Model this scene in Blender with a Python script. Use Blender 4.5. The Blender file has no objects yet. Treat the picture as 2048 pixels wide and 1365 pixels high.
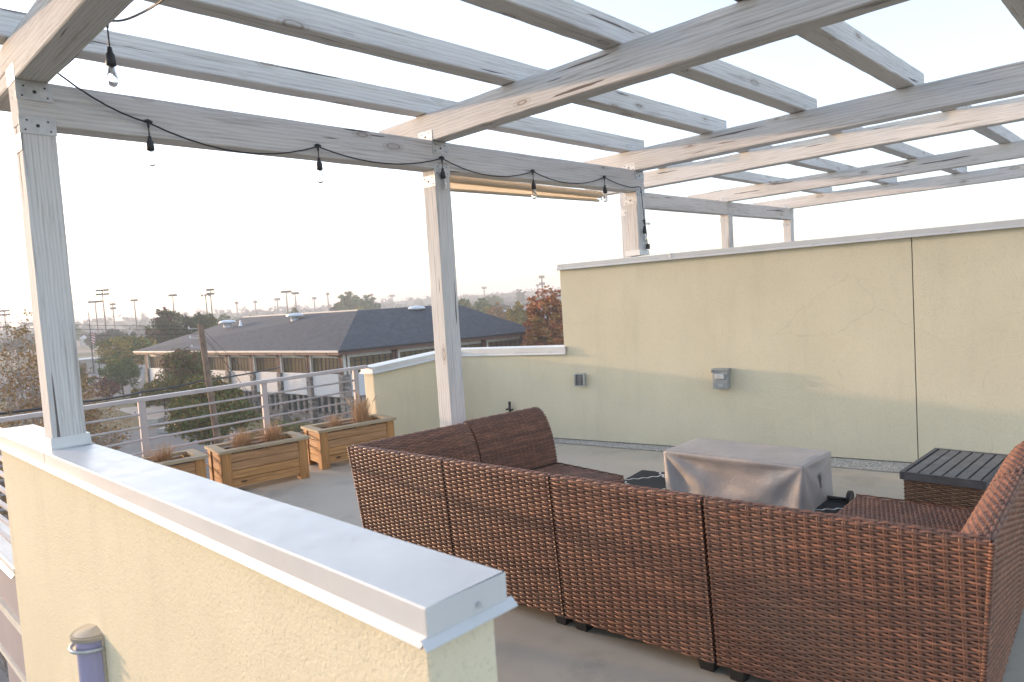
import bpy, bmesh, math, random
import numpy as np
from mathutils import Matrix, Vector
R = math.radians
S = bpy.context.scene
# ------------------------------------------------------------------ camera
cam_d = bpy.data.cameras.new('camera'); cam = bpy.data.objects.new('camera', cam_d); S.collection.objects.link(cam)
rot = ((0.69240002, 0.08902416, -0.71600064), (-0.7185909, -0.00414828, -0.69542067), (-0.06487941, 0.99602083, 0.06109968))
CAM = (-0.9114305, -4.1709117, 1.6545737)
mw = Matrix(rot).to_4x4(); mw.translation = CAM
cam.matrix_world = mw
cam_d.sensor_width = 36; cam_d.lens = 1413.3 / 2048 * 36; cam_d.clip_start = .05; cam_d.clip_end = 6000
cam_d.dof.use_dof = True; cam_d.dof.focus_distance = 7.0; cam_d.dof.aperture_fstop = 4.5
S.camera = cam
FPX = 1413.3
def ray(u, v):
    d = Matrix(rot) @ Vector(((u - 1024) / FPX, (682.5 - v) / FPX, -1)); return d
def at(u, v, dist):                      # the place seen at photo pixel (u,v), dist metres away horizontally
    d = ray(u, v); k = dist / math.hypot(d.x, d.y); return Vector(CAM) + d * k
def onz(u, v, z):
    d = ray(u, v); return Vector(CAM) + d * ((z - CAM[2]) / d.z)
# ------------------------------------------------------------------ sky and sun
SUN_EL, SUN_AZ = 4.9, 16.0                # azimuth measured from +Y towards -X
W = bpy.data.worlds.new('World'); S.world = W; W.use_nodes = True
nt = W.node_tree; nt.nodes.clear()
sky = nt.nodes.new('ShaderNodeTexSky'); sky.sky_type = 'NISHITA'; sky.sun_disc = False
sky.sun_elevation = R(SUN_EL); sky.sun_rotation = R(-SUN_AZ); sky.altitude = 800; sky.air_density = 1.0; sky.dust_density = 3.0; sky.ozone_density = 2.0
hs = nt.nodes.new('ShaderNodeHueSaturation'); hs.inputs['Saturation'].default_value = .66
bg = nt.nodes.new('ShaderNodeBackground'); bg.inputs[1].default_value = .15
wo = nt.nodes.new('ShaderNodeOutputWorld')
nt.links.new(sky.outputs[0], hs.inputs['Color']); tint = nt.nodes.new('ShaderNodeMix'); tint.data_type = 'RGBA'; tint.blend_type = 'MULTIPLY'; tint.inputs[0].default_value = 1; tint.inputs[7].default_value = (1.005, .978, 1.0, 1); nt.links.new(hs.outputs[0], tint.inputs[6]); nt.links.new(tint.outputs[2], bg.inputs[0]); nt.links.new(bg.outputs[0], wo.inputs[0])
sl = bpy.data.lights.new('sun', 'SUN'); sl.energy = 1.05; sl.angle = R(1.0); sl.color = (1, .63, .37)
sun = bpy.data.objects.new('sun', sl); S.collection.objects.link(sun)
sd = Vector((-math.sin(R(SUN_AZ)) * math.cos(R(SUN_EL)), math.cos(R(SUN_AZ)) * math.cos(R(SUN_EL)), math.sin(R(SUN_EL))))
sun.rotation_euler = sd.to_track_quat('Z', 'Y').to_euler(); sun.location = (0, 0, 30)
S.view_settings.view_transform = 'Standard'; S.view_settings.look = 'None'; S.view_settings.gamma = 1
S.view_settings.exposure = 2.68
GZ = -9.6                                 # street level
col = S.collection
rnd = random.Random(7)
# ------------------------------------------------------------------ helpers
def tag(o, label=None, cat=None, group=None, kind=None):
    if label: o['label'] = label
    if cat: o['category'] = cat
    if group: o['group'] = group
    if kind: o['kind'] = kind
    return o
def empty(name, loc=(0, 0, 0), rz=0, label=None, cat=None, group=None):
    o = bpy.data.objects.new(name, None); col.objects.link(o); o.location = loc; o.rotation_euler = (0, 0, rz); o.empty_display_size = .1
    return tag(o, label, cat, group)
class MB:
    def __init__(s): s.v = []; s.f = []; s.n = 0
    def add(s, v, f):
        s.v.append(np.asarray(v, float).reshape(-1, 3)); s.f += [tuple(i + s.n for i in q) for q in f]; s.n += len(s.v[-1]); return s
    def addq(s, v, q):                    # numpy quads
        v = np.asarray(v, float); s.v.append(v); s.f += (np.asarray(q) + s.n).tolist(); s.n += len(v); return s
    def box(s, x0, y0, z0, x1, y1, z1, M=None):
        v = np.array([(x, y, z) for z in (z0, z1) for y in (y0, y1) for x in (x0, x1)], float)
        if M is not None: v = v @ np.array(M.to_3x3()).T + np.array(M.translation)
        return s.add(v, [(0, 2, 3, 1), (4, 5, 7, 6), (0, 1, 5, 4), (2, 6, 7, 3), (0, 4, 6, 2), (1, 3, 7, 5)])
    def poly(s, pts): return s.add(pts, [tuple(range(len(pts)))])
    def prism(s, pts, z0, z1):
        n = len(pts); v = [(p[0], p[1], z0) for p in pts] + [(p[0], p[1], z1) for p in pts]
        a = sum(pts[i][0] * pts[(i + 1) % n][1] - pts[(i + 1) % n][0] * pts[i][1] for i in range(n))
        f = [tuple(reversed(range(n))), tuple(range(n, 2 * n))] + [(i, (i + 1) % n, (i + 1) % n + n, i + n) for i in range(n)]
        if a < 0: f = [tuple(reversed(q)) for q in f]
        return s.add(v, f)
    def tube(s, pts, r, k=8, cap=True):
        pts = [Vector(p) for p in pts]; rs = r if isinstance(r, (list, tuple)) else [r] * len(pts); v = []
        a = None
        for i, p in enumerate(pts):
            t = (pts[min(i + 1, len(pts) - 1)] - pts[max(i - 1, 0)]).normalized()
            if a is None: a = t.orthogonal().normalized()
            a = (a - t * a.dot(t)); a = a.normalized() if a.length > 1e-6 else t.orthogonal().normalized()
            b = t.cross(a)
            for j in range(k):
                w = 2 * math.pi * j / k; v.append(p + (a * math.cos(w) + b * math.sin(w)) * rs[i])
        f = [(i * k + j, i * k + (j + 1) % k, (i + 1) * k + (j + 1) % k, (i + 1) * k + j) for i in range(len(pts) - 1) for j in range(k)]
        if cap: f += [tuple(reversed(range(k))), tuple(range((len(pts) - 1) * k, len(pts) * k))]
        return s.add([tuple(x) for x in v], f)
    def lathe(s, prof, c=(0, 0, 0), k=16, a0=0, a1=2 * math.pi):
        full = abs(a1 - a0 - 2 * math.pi) < 1e-6; m = k if full else k + 1
        v = [(c[0] + r * math.cos(a0 + (a1 - a0) * j / k), c[1] + r * math.sin(a0 + (a1 - a0) * j / k), c[2] + z) for r, z in prof for j in range(m)]
        f = [(i * m + j, i * m + (j + 1) % m, (i + 1) * m + (j + 1) % m, (i + 1) * m + j) for i in range(len(prof) - 1) for j in range(k)]
        return s.add(v, f)
    def build(s, name, mat, parent=None, smooth=False, bevel=0, auto=None):
        me = bpy.data.meshes.new(name); me.from_pydata(np.concatenate(s.v).tolist(), [], s.f); me.update()
        if mat: me.materials.append(mat)
        if bevel:
            bm = bmesh.new(); bm.from_mesh(me); bmesh.ops.remove_doubles(bm, verts=bm.verts, dist=1e-5)
            bmesh.ops.bevel(bm, geom=[e for e in bm.edges if e.is_manifold and e.calc_face_angle(0) > .5], offset=bevel, segments=2, profile=.6, affect='EDGES')
            bm.to_mesh(me); bm.free()
        if smooth: me.shade_smooth() if hasattr(me, 'shade_smooth') else me.polygons.foreach_set('use_smooth', [True] * len(me.polygons))
        o = bpy.data.objects.new(name, me); col.objects.link(o)
        if parent: o.parent = parent
        return o
def frame(o, x, up=(0, 0, 1)):            # matrix with local X along x, origin o
    x = Vector(x).normalized(); u = Vector(up)
    y = u.cross(x); y = y.normalized() if y.length > 1e-6 else Vector((0, 1, 0)); z = x.cross(y)
    m = Matrix((x, y, z)).transposed().to_4x4(); m.translation = o; return m
# ------------------------------------------------------------------ materials
class N:
    def __init__(s, name):
        s.m = bpy.data.materials.new(name); s.m.use_nodes = True; s.t = s.m.node_tree; s.b = s.t.nodes['Principled BSDF']
    def n(s, typ, **k):
        x = s.t.nodes.new(typ)
        for a, v in k.items():
            if hasattr(x, a): setattr(x, a, v)
            else: x.inputs[a.replace('_', ' ')].default_value = v
        return x
    def l(s, a, b): s.t.links.new(a, b)
    def co(s, kind='Object', scale=(1, 1, 1), rotz=0):
        c = s.n('ShaderNodeTexCoord'); m = s.n('ShaderNodeMapping'); m.inputs['Scale'].default_value = scale; m.inputs['Rotation'].default_value = (0, 0, rotz)
        s.l(c.outputs[kind], m.inputs[0]); return m.outputs[0]
    def noise(s, co, scale, detail=4, rough=.6):
        x = s.n('ShaderNodeTexNoise'); x.inputs['Scale'].default_value = scale; x.inputs['Detail'].default_value = detail; x.inputs['Roughness'].default_value = rough
        s.l(co, x.inputs['Vector']); return x.outputs['Fac']
    def ramp(s, fac, stops):
        x = s.n('ShaderNodeValToRGB'); e = x.color_ramp.elements
        while len(e) < len(stops): e.new(.5)
        for q, (p, c) in zip(e, stops): q.position = p; q.color = (*c, 1) if len(c) == 3 else c
        s.l(fac, x.inputs[0]); return x.outputs[0]
    def mix(s, a, b, fac, mode='MIX'):
        x = s.n('ShaderNodeMix', data_type='RGBA', blend_type=mode)
        for v, i in ((fac, 0), (a, 6), (b, 7)):
            if hasattr(v, 'is_linked') or hasattr(v, 'links'): s.l(v, x.inputs[i])
            else: x.inputs[i].default_value = (*v, 1) if isinstance(v, tuple) and len(v) == 3 else v
        return x.outputs[2]
    def bump(s, h, dist, st=1.0):
        x = s.n('ShaderNodeBump'); x.inputs['Distance'].default_value = dist; x.inputs['Strength'].default_value = st
        s.l(h, x.inputs['Height'])
        old = s.b.inputs['Normal'].links
        if old: s.l(old[0].from_socket, x.inputs['Normal'])
        s.l(x.outputs[0], s.b.inputs['Normal']); return s
    def base(s, c):
        if isinstance(c, tuple): s.b.inputs['Base Color'].default_value = (*c, 1)
        else: s.l(c, s.b.inputs['Base Color'])
        return s
    def set(s, rough=.8, metal=0, spec=.5, **k):
        s.b.inputs['Roughness'].default_value = rough; s.b.inputs['Metallic'].default_value = metal; s.b.inputs['Specular IOR Level'].default_value = spec
        for a, v in k.items(): s.b.inputs[a.replace('_', ' ')].default_value = v
        return s.m
def simple(name, c, rough=.8, metal=0, var=.12, sc=3, **k):
    n = N(name); f = n.noise(n.co(), sc, 5)
    n.base(n.ramp(f, [(.3, tuple(x * (1 - var) for x in c)), (.7, tuple(min(1, x * (1 + var)) for x in c))])); return n.set(rough, metal, **k)
def timber_mat():
    n = N('weathered_timber')
    oi = n.n('ShaderNodeObjectInfo'); c = n.n('ShaderNodeTexCoord'); add = n.n('ShaderNodeVectorMath', operation='MULTIPLY_ADD')
    n.l(c.outputs['Object'], add.inputs[0]); add.inputs[1].default_value = (1, 1, 1)
    rv = n.n('ShaderNodeVectorMath', operation='SCALE'); rv.inputs[0].default_value = (13, 7, 5); n.l(oi.outputs['Random'], rv.inputs['Scale']); n.l(rv.outputs[0], add.inputs[2])
    def mp(sc):
        m = n.n('ShaderNodeMapping'); m.inputs['Scale'].default_value = sc; n.l(add.outputs[0], m.inputs[0]); return m.outputs[0]
    # knots bend the rings: distort coordinates with coarse noise
    big = n.n('ShaderNodeTexNoise'); big.inputs['Scale'].default_value = 1.0; big.inputs['Detail'].default_value = 2; n.l(mp((1.3, 5, 5)), big.inputs['Vector'])
    wv = n.n('ShaderNodeTexWave', wave_type='RINGS', rings_direction='X'); wv.inputs['Scale'].default_value = 7; wv.inputs['Distortion'].default_value = 5; wv.inputs['Detail'].default_value = 3; wv.inputs['Detail Scale'].default_value = 1.2
    n.l(mp((.35, 3.2, 3.2)), wv.inputs['Vector'])
    fine = n.noise(mp((1.6, 62, 62)), 1.0, 6, .72)
    crack = n.noise(mp((1.1, 26, 26)), 1.0, 3, .5)
    kn = n.n('ShaderNodeTexVoronoi', feature='F1'); kn.inputs['Scale'].default_value = 1.0; n.l(mp((1.7, 5, 5)), kn.inputs['Vector'])
    knot = n.ramp(kn.outputs['Distance'], [(.0, (.5, .5, .5)), (.07, (.25, .25, .25)), (.095, (.9, .9, .9)), (.12, (.1, .1, .1)), (.15, (.3, .3, .3)), (.17, (0, 0, 0))])
    crk = n.ramp(crack, [(.0, (1, 1, 1)), (.30, (1, 1, 1)), (.325, (0, 0, 0))])
    c1 = n.ramp(wv.outputs['Fac'], [(.0, (.55, .535, .515)), (.35, (.61, .60, .58)), (1, (.64, .63, .61))])
    c2 = n.mix(c1, (.33, .305, .285), n.ramp(fine, [(.33, (.9, .9, .9)), (.47, (0, 0, 0))]))
    c3 = n.mix(c2, (.42, .385, .35), n.ramp(n.noise(mp((.8, 4, 4)), 1, 4), [(.45, (0, 0, 0)), (.75, (.5, .5, .5))]))
    c4 = n.mix(c3, (.26, .21, .17), knot)
    c5 = n.mix(c4, (.17, .145, .13), crk)
    n.base(c5)
    n.bump(fine, .0012, .7); n.bump(wv.outputs['Fac'], .0012, .5); inv = n.n('ShaderNodeMath', operation='SUBTRACT'); inv.inputs[0].default_value = 1; n.l(crk, inv.inputs[1]); n.bump(inv.outputs[0], .004, 1)
    return n.set(.86, 0, .25)
def stucco_mat():
    n = N('yellow_stucco'); co = n.co('Object'); f = n.noise(co, 85, 3, .7); g = n.noise(co, 1.1, 5, .6); st = n.noise(n.co('Object', (3, 3, .5)), 1.6, 5, .65)
    c = n.ramp(g, [(.3, (.66, .595, .43)), (.7, (.73, .66, .485))]); c = n.mix(c, (.50, .455, .335), n.ramp(st, [(.52, (0, 0, 0)), (.85, (.35, .35, .35))]))
    c = n.mix(c, (.40, .36, .27), n.ramp(f, [(.25, (.5, .5, .5)), (.45, (0, 0, 0))]))
    nz = n.n('ShaderNodeTexNoise'); nz.inputs['Scale'].default_value = 5; nz.inputs['Detail'].default_value = 4; n.l(co, nz.inputs['Vector']); av = n.n('ShaderNodeVectorMath', operation='MULTIPLY_ADD'); n.l(nz.outputs['Color'], av.inputs[0]); av.inputs[1].default_value = (.16, .16, .16); n.l(co, av.inputs[2]); cr = n.n('ShaderNodeTexVoronoi', feature='DISTANCE_TO_EDGE'); cr.inputs['Scale'].default_value = .62; n.l(av.outputs[0], cr.inputs['Vector'])
    ck = n.mix(n.ramp(cr.outputs['Distance'], [(0, (.17, .17, .17)), (.0014, (.1, .1, .1)), (.0022, (0, 0, 0))]), (0, 0, 0), n.ramp(n.noise(co, .8, 2), [(.50, (1, 1, 1)), (.58, (0, 0, 0))]))
    c = n.mix(c, (.33, .29, .21), ck)
    n.base(c); n.bump(f, .006, .7); n.bump(g, .02, .4); return n.set(.92, 0, .2)
def metal_white():
    n = N('white_coping_metal'); co = n.co('Object'); g = n.noise(co, 2.2, 6, .6); s2 = n.noise(n.co('Object', (1, 1, 1)), 14, 5, .65)
    c = n.ramp(g, [(.3, (.56, .56, .55)), (.7, (.64, .64, .625))]); c = n.mix(c, (.46, .44, .41), n.ramp(s2, [(.62, (0, 0, 0)), (.8, (.5, .5, .5))]))
    n.base(c); n.bump(g, .012, .25); n.l(n.ramp(s2, [(.2, (.28, .28, .28)), (.8, (.5, .5, .5))]), n.b.inputs['Roughness']); n.b.inputs['Metallic'].default_value = .1; return n.m
def deck_mat():
    n = N('coated_deck'); co = n.co('Object'); f = n.noise(co, 160, 2, .6); g = n.noise(co, .9, 6, .62); h = n.noise(co, 7, 6, .7)
    c = n.ramp(g, [(.3, (.42, .375, .305)), (.72, (.52, .465, .38))]); c = n.mix(c, (.29, .27, .235), n.ramp(h, [(.55, (0, 0, 0)), (.8, (.5, .5, .5))]))
    c = n.mix(c, (.30, .27, .225), n.ramp(n.noise(co, 1.7, 7, .7), [(.55, (0, 0, 0)), (.60, (.3, .3, .3)), (.72, (.55, .55, .55))])); c = n.mix(c, (.52, .49, .43), n.ramp(n.noise(co, 2.6, 7, .75), [(.60, (0, 0, 0)), (.68, (.4, .4, .4))]))
    v = n.n('ShaderNodeTexVoronoi'); v.inputs['Scale'].default_value = 3.1; n.l(co, v.inputs['Vector'])
    c = n.mix(c, (.05, .045, .04), n.ramp(v.outputs['Distance'], [(.0, (1, 1, 1)), (.022, (0, 0, 0))]))
    n.base(c); n.bump(f, .0012, .7); n.l(n.ramp(g, [(.3, (.5, .5, .5)), (.7, (.72, .72, .72))]), n.b.inputs['Roughness']); return n.m
def wicker_mat():
    n = N('brown_wicker'); co = n.co('Object'); g = n.n('ShaderNodeNewGeometry'); f = n.noise(co, 260, 2); h = n.noise(n.co('Object', (1, 1, 8)), 9, 3)
    c = n.ramp(g.outputs['Random Per Island'], [(.0, (.17, .073, .042)), (.5, (.245, .106, .06)), (1, (.32, .142, .082))])
    c = n.mix(c, (.09, .048, .035), n.ramp(h, [(.42, (.55, .55, .55)), (.62, (0, 0, 0))]))
    c = n.mix(c, (.25, .15, .10), n.ramp(n.noise(co, 2.2, 4), [(.48, (0, 0, 0)), (.75, (.4, .4, .4))]))
    n.base(c); n.bump(f, .0006, .6); return n.set(.48, 0, .45)
def wood_mat():
    n = N('cedar_planks'); oi = n.n('ShaderNodeObjectInfo'); c0 = n.co('Object', (1, 1, 1))
    g = n.n('ShaderNodeNewGeometry')
    wv = n.n('ShaderNodeTexNoise'); wv.inputs['Scale'].default_value = 1; wv.inputs['Detail'].default_value = 5; wv.inputs['Distortion'].default_value = 1.2
    n.l(n.co('Object', (2.2, 30, 30)), wv.inputs['Vector'])
    kn = n.n('ShaderNodeTexVoronoi'); kn.inputs['Scale'].default_value = 1; n.l(n.co('Object', (3.2, 9, 9)), kn.inputs['Vector'])
    c = n.ramp(g.outputs['Random Per Island'], [(0, (.37, .18, .065)), (.5, (.54, .30, .115)), (1, (.45, .265, .14))])
    c = n.mix(c, (.20, .095, .04), n.ramp(wv.outputs['Fac'], [(.4, (0, 0, 0)), (.7, (.75, .75, .75))]))
    c = n.mix(c, (.07, .035, .02), n.ramp(kn.outputs['Distance'], [(.0, (1, 1, 1)), (.08, (.8, .8, .8)), (.13, (0, 0, 0))]))
    n.base(c); n.bump(wv.outputs['Fac'], .002, .5); return n.set(.68, 0, .35)
def leaf_mat(name, cols, tr=.0):
    n = N(name); g = n.n('ShaderNodeNewGeometry'); k = len(cols)
    n.base(n.ramp(g.outputs['Random Per Island'], [(i / (k - 1), c) for i, c in enumerate(cols)])); return n.set(.7, 0, .25)
M = {}
M['timber'] = timber_mat(); M['stucco'] = stucco_mat(); M['coping'] = metal_white(); M['deck'] = deck_mat(); M['wicker'] = wicker_mat(); M['wood'] = wood_mat()
M['galv'] = simple('galvanised_steel', (.50, .51, .51), .5, .4, .15, 25)
M['rail'] = simple('painted_rail', (.48, .44, .44), .45, .2, .08, 6)
M['dark'] = simple('black_plastic', (.018, .018, .019), .45)
M['core'] = simple('dark_wicker_core', (.06, .032, .022), .8)
M['char'] = simple('charcoal_slats', (.075, .075, .078), .6, 0, .25, 12)
M['greybox'] = simple('grey_enclosure', (.30, .315, .315), .5, .1, .1, 9)
M['slat'] = simple('weathered_slats', (.135, .13, .12), .7, 0, .25, 14)
M['hole'] = simple('bolt_dark', (.05, .045, .045), .6, .3)
M['wicker2'] = simple('tan_wicker', (.17, .095, .052), .5, 0, .35, 30)
M['soil'] = simple('potting_soil', (.06, .035, .025), .95, 0, .5, 30)
M['straw'] = leaf_mat('dry_grass', [(.42, .23, .12), (.54, .35, .20), (.60, .43, .27)])
M['glassb'] = N('bulb_glass').set(.02, 0, .5, Transmission_Weight=1.0, IOR=1.14)
M['shade'] = simple('shade_fabric', (.50, .44, .35), .85, 0, .06, 60)
n_ = N('sheer_shade_fabric'); tr_ = n_.n('ShaderNodeBsdfTranslucent'); tr_.inputs[0].default_value = (.75, .70, .62, 1); di_ = n_.n('ShaderNodeBsdfDiffuse'); di_.inputs[0].default_value = (.6, .55, .47, 1); mx_ = n_.n('ShaderNodeMixShader'); mx_.inputs[0].default_value = .7; n_.l(di_.outputs[0], mx_.inputs[1]); n_.l(tr_.outputs[0], mx_.inputs[2]); n_.l(mx_.outputs[0], [q for q in n_.t.nodes if q.type == 'OUTPUT_MATERIAL'][0].inputs[0]); M['shade_t'] = n_.m
M['sconce'] = simple('sconce_metal', (.52, .47, .40), .35, .5, .08, 8)
M['lens'] = N('frosted_lens').base((.36, .34, .50)).set(.35, 0, .5)
M['concrete'] = simple('concrete', (.36, .34, .31), .9, 0, .15, 1.5)
M['asphalt'] = simple('asphalt', (.125, .138, .148), .9, 0, .2, .35)
M['roadline'] = simple('yellow_paint', (.55, .40, .07), .7)
M['whiteline'] = simple('white_paint', (.7, .7, .68), .7)
M['grass'] = simple('field_grass', (.13, .12, .055), .95, 0, .4, .03)
M['dry'] = simple('dry_field', (.20, .16, .105), .95, 0, .3, .05)
M['track'] = simple('infield_dirt', (.26, .19, .14), .95, 0, .2, .1)
M['bark'] = simple('bark', (.10, .075, .055), .95, 0, .35, 3)
M['palebark'] = simple('pale_bark', (.36, .32, .29), .9, 0, .3, 3)
M['polewood'] = simple('utility_pole_wood', (.20, .13, .085), .9, 0, .35, 2.5)
M['gravel'] = None
def gravel():
    n = N('pebble_strip'); co = n.co('Object'); v = n.n('ShaderNodeTexVoronoi'); v.inputs['Scale'].default_value = 95; n.l(co, v.inputs['Vector'])
    n.base(n.ramp(v.outputs['Color'], [(0, (.15, .14, .125)), (.5, (.40, .38, .35)), (1, (.72, .70, .66))])); n.bump(v.outputs['Distance'], .006, .8); return n.set(.85)
M['gravel'] = gravel()
def shingle():
    n = N('grey_shingles'); co = n.co('Object'); v = n.n('ShaderNodeTexVoronoi'); v.inputs['Scale'].default_value = 2.6; n.l(co, v.inputs['Vector']); f = n.noise(co, 5, 5, .8)
    c = n.ramp(v.outputs['Color'], [(0, (.05, .057, .066)), (1, (.085, .094, .106))]); c = n.mix(c, (.15, .15, .155), n.ramp(f, [(.5, (0, 0, 0)), (.8, (.6, .6, .6))])); n.base(c); return n.set(.9, 0, .3)
M['shingle'] = shingle()
def stone():
    n = N('rubble_stone'); v = n.n('ShaderNodeTexVoronoi'); v.inputs['Scale'].default_value = 1; n.l(n.co('Object', (2.2, 2.2, 4.4)), v.inputs['Vector'])
    n.base(n.ramp(v.outputs['Color'], [(0, (.10, .085, .07)), (.5, (.22, .19, .16)), (1, (.36, .31, .27))])); n.bump(v.outputs['Distance'], .05, .6); return n.set(.9)
M['stone'] = stone()
def siding():
    n = N('white_siding'); c = n.n('ShaderNodeTexCoord'); sp = n.n('ShaderNodeSeparateXYZ'); n.l(c.outputs['Object'], sp.inputs[0])
    m = n.n('ShaderNodeMath', operation='MULTIPLY'); m.inputs[1].default_value = 4.0; n.l(sp.outputs[2], m.inputs[0]); fr = n.n('ShaderNodeMath', operation='FRACT'); n.l(m.outputs[0], fr.inputs[0])
    n.base(n.ramp(fr.outputs[0], [(0, (.38, .38, .38)), (.1, (.66, .65, .64)), (1, (.68, .67, .66))])); n.bump(fr.outputs[0], .03, .5); return n.set(.6)
M['siding'] = siding()
M['trimw'] = simple('cream_trim', (.60, .57, .50), .6)
M['brownpost'] = simple('brown_timber_post', (.15, .07, .045), .7)
M['mull'] = simple('dark_mullion', (.014, .019, .018), .7)
M['glass'] = N('window_glass').base((.17, .115, .05)).set(.14, 0, .5)
M['glass2'] = N('teal_window_glass').base((.035, .055, .055)).set(.12, 0, .6)
M['vent'] = simple('vent_metal', (.72, .74, .76), .4, .4)
M['house_w'] = simple('house_wall', (.42, .38, .33), .85)
M['house_b'] = simple('white_house_wall', (.62, .61, .59), .8)
M['house_r'] = simple('house_roof', (.20, .17, .16), .9)
M['metalroof'] = simple('pale_metal_roof', (.50, .53, .56), .5)
M['lamp'] = simple('floodlight_metal', (.06, .055, .055), .6)
M['steel'] = simple('light_pole_steel', (.07, .065, .062), .6, .2)
M['fascia'] = simple('fascia_paint', (.30, .27, .285), .7, 0, .08, 2)
# ------------------------------------------------------------------ terrace floor, walls
wd = Vector((0.16413888, -0.98643724, 0)); wn = Vector((0.98643724, 0.16413888, 0))   # long wall: direction and outward (away from deck)
WB = Vector((5.159, 1.235, 0))
def wl(y): return WB.x + (WB.y - y) * .1664        # x of long wall face at y
b = MB(); b.prism([(.10, 2.9), (4.98, 2.9), (wl(1.2) + .1, 1.2), (wl(-9) + .1, -9), (-2.6, -9), (-2.6, -3.3), (.10, -3.3)], -.3, 0)
tag(b.build('terrace_floor', M['deck']), 'grey coated concrete floor of the roof terrace', kind='structure')
b = MB()
YS = np.linspace(2.3, -8, 24)
w0 = [.17, .33]
for i in range(len(YS) - 1):
    a, c = YS[i], YS[i + 1]; f = lambda y: .20 + .05 * max(0, min(1, (1 - y) / 1.4)) + .12 * max(0, min(1, (-.4 - y) / 2)) + rnd.uniform(-.006, .006)
    b.poly([(wl(a) - f(a), a, .005), (wl(c) - f(c), c, .005), (wl(c), c, .005), (wl(a), a, .005)])
tag(b.build('gravel_strip', M['gravel']), 'speckled pebble strip along the foot of the long wall', kind='structure')

def coping(path_pts, z, width_out, mat, parent, h=.075, name='coping'):
    pass
# foreground parapet
fw = empty('parapet_wall', (0.06, -1, 0), 0, 'cream stucco parapet in the foreground with wide white metal coping and a post on it', 'wall')
def rel(o, p): o.parent = p; o.matrix_parent_inverse = Matrix.Translation(-Vector(p.location)) if not p.rotation_euler.z else p.matrix_basis.inverted(); return o
def built(mb, name, mat, parent, **k):
    o = mb.build(name, mat, None, **k); rel(o, parent); return o
b = MB(); b.box(-.04, -3.03, -3.2, .15, 1.095, .985); built(b, 'wall_body', M['stucco'], fw, bevel=.012)
def cap_profile(x0, x1, zt, h=.078, fl=.018):
    return [(x0 + .004, zt), (x0, zt - .004), (x0, zt - h + .018), (x0 - fl, zt - h), (x0 - fl + .003, zt - h - .003), (x0 + .012, zt - h + .012), (x0 + .02, zt - .02), (x1 - .02, zt - .02), (x1 - .012, zt - h + .012), (x1 + fl - .003, zt - h - .003), (x1 + fl, zt - h), (x1, zt - h + .018), (x1, zt - .004), (x1 - .004, zt)]
def cap_seg(mb, P0, P1, n, w, z0, z1, h=.078, fl=.018, over=0, ends=(True, True)):
    """coping between P0,P1 (xy of centreline); n unit normal; w width"""
    P0, P1, n = Vector((P0[0], P0[1], 0)), Vector((P1[0], P1[1], 0)), Vector((n[0], n[1], 0)).normalized(); d = (P1 - P0).normalized()
    pr = cap_profile(-w / 2, w / 2, 0, h, fl); k = len(pr); L = (P1 - P0).length; ns = max(2, int(L / .4)); v = []
    for i in range(ns + 1):
        t = i / ns; p = P0.lerp(P1, t); zz = z0 + (z1 - z0) * t
        for (a, c) in pr: v.append((p.x + n.x * a, p.y + n.y * a, zz + c + (math.sin(t * L * 7 + a * 20) * .0012 if c > -.01 else 0)))
    f = [(i * k + j, (i + 1) * k + j, (i + 1) * k + (j + 1) % k, i * k + (j + 1) % k) for i in range(ns) for j in range(k)]
    if d.cross(n).z > 0: f = [tuple(reversed(q)) for q in f]
    mb.add(v, f)
    for e, P, s, z in ((ends[0], P0, -1, z0), (ends[1], P1, 1, z1)):
        if not e: continue
        M_ = Matrix((n, d, Vector((0, 0, 1)))).transposed().to_4x4(); M_.translation = (P.x, P.y, z)
        hw = w / 2
        mb.box(-hw + .0005, min(0, s * .003), -h + .015, hw - .0005, max(0, s * .003), -.001, M_)
        # folded drip lip on the end
        q = [(-hw - fl * .9, 0, -h + .016), (hw + fl * .9, 0, -h + .016), (hw + fl, s * fl, -h - .001), (-hw - fl, s * fl, -h - .001)]
        v = [tuple(M_ @ Vector(x)) for x in q]; v2 = [(x[0], x[1], x[2] - .003) for x in v]
        mb.add(v + v2, [(0, 1, 2, 3), (7, 6, 5, 4), (2, 6, 7, 3), (0, 3, 7, 4), (1, 5, 6, 2)])
b = MB(); cap_seg(b, (.055, -3.05), (.055, -.07), (1, 0), .23, 1.042, 1.042, ends=(True, False)); built(b, 'coping', M['coping'], fw)
b = MB(); cap_seg(b, (.055, -.064), (.055, 1.22), (1, 0), .2305, 1.0425, 1.0425, ends=(False, True)); built(b, 'coping', M['coping'], fw)
b = MB(); b.box(-.0605, -.0705, .968, -.059, -.0635, 1.040); built(b, 'seam_gap', M['hole'], fw)
b = MB()
for yy in (-2.9,): b.lathe([(.007, 0), (.006, .004), (0, .005)], (0, 0, 0), 8)
b = MB(); b.tube([(.08, -3.0535, 1.0), (.08, -3.06, 1.0)], .006, 8); built(b, 'screw', M['galv'], fw)

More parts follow.
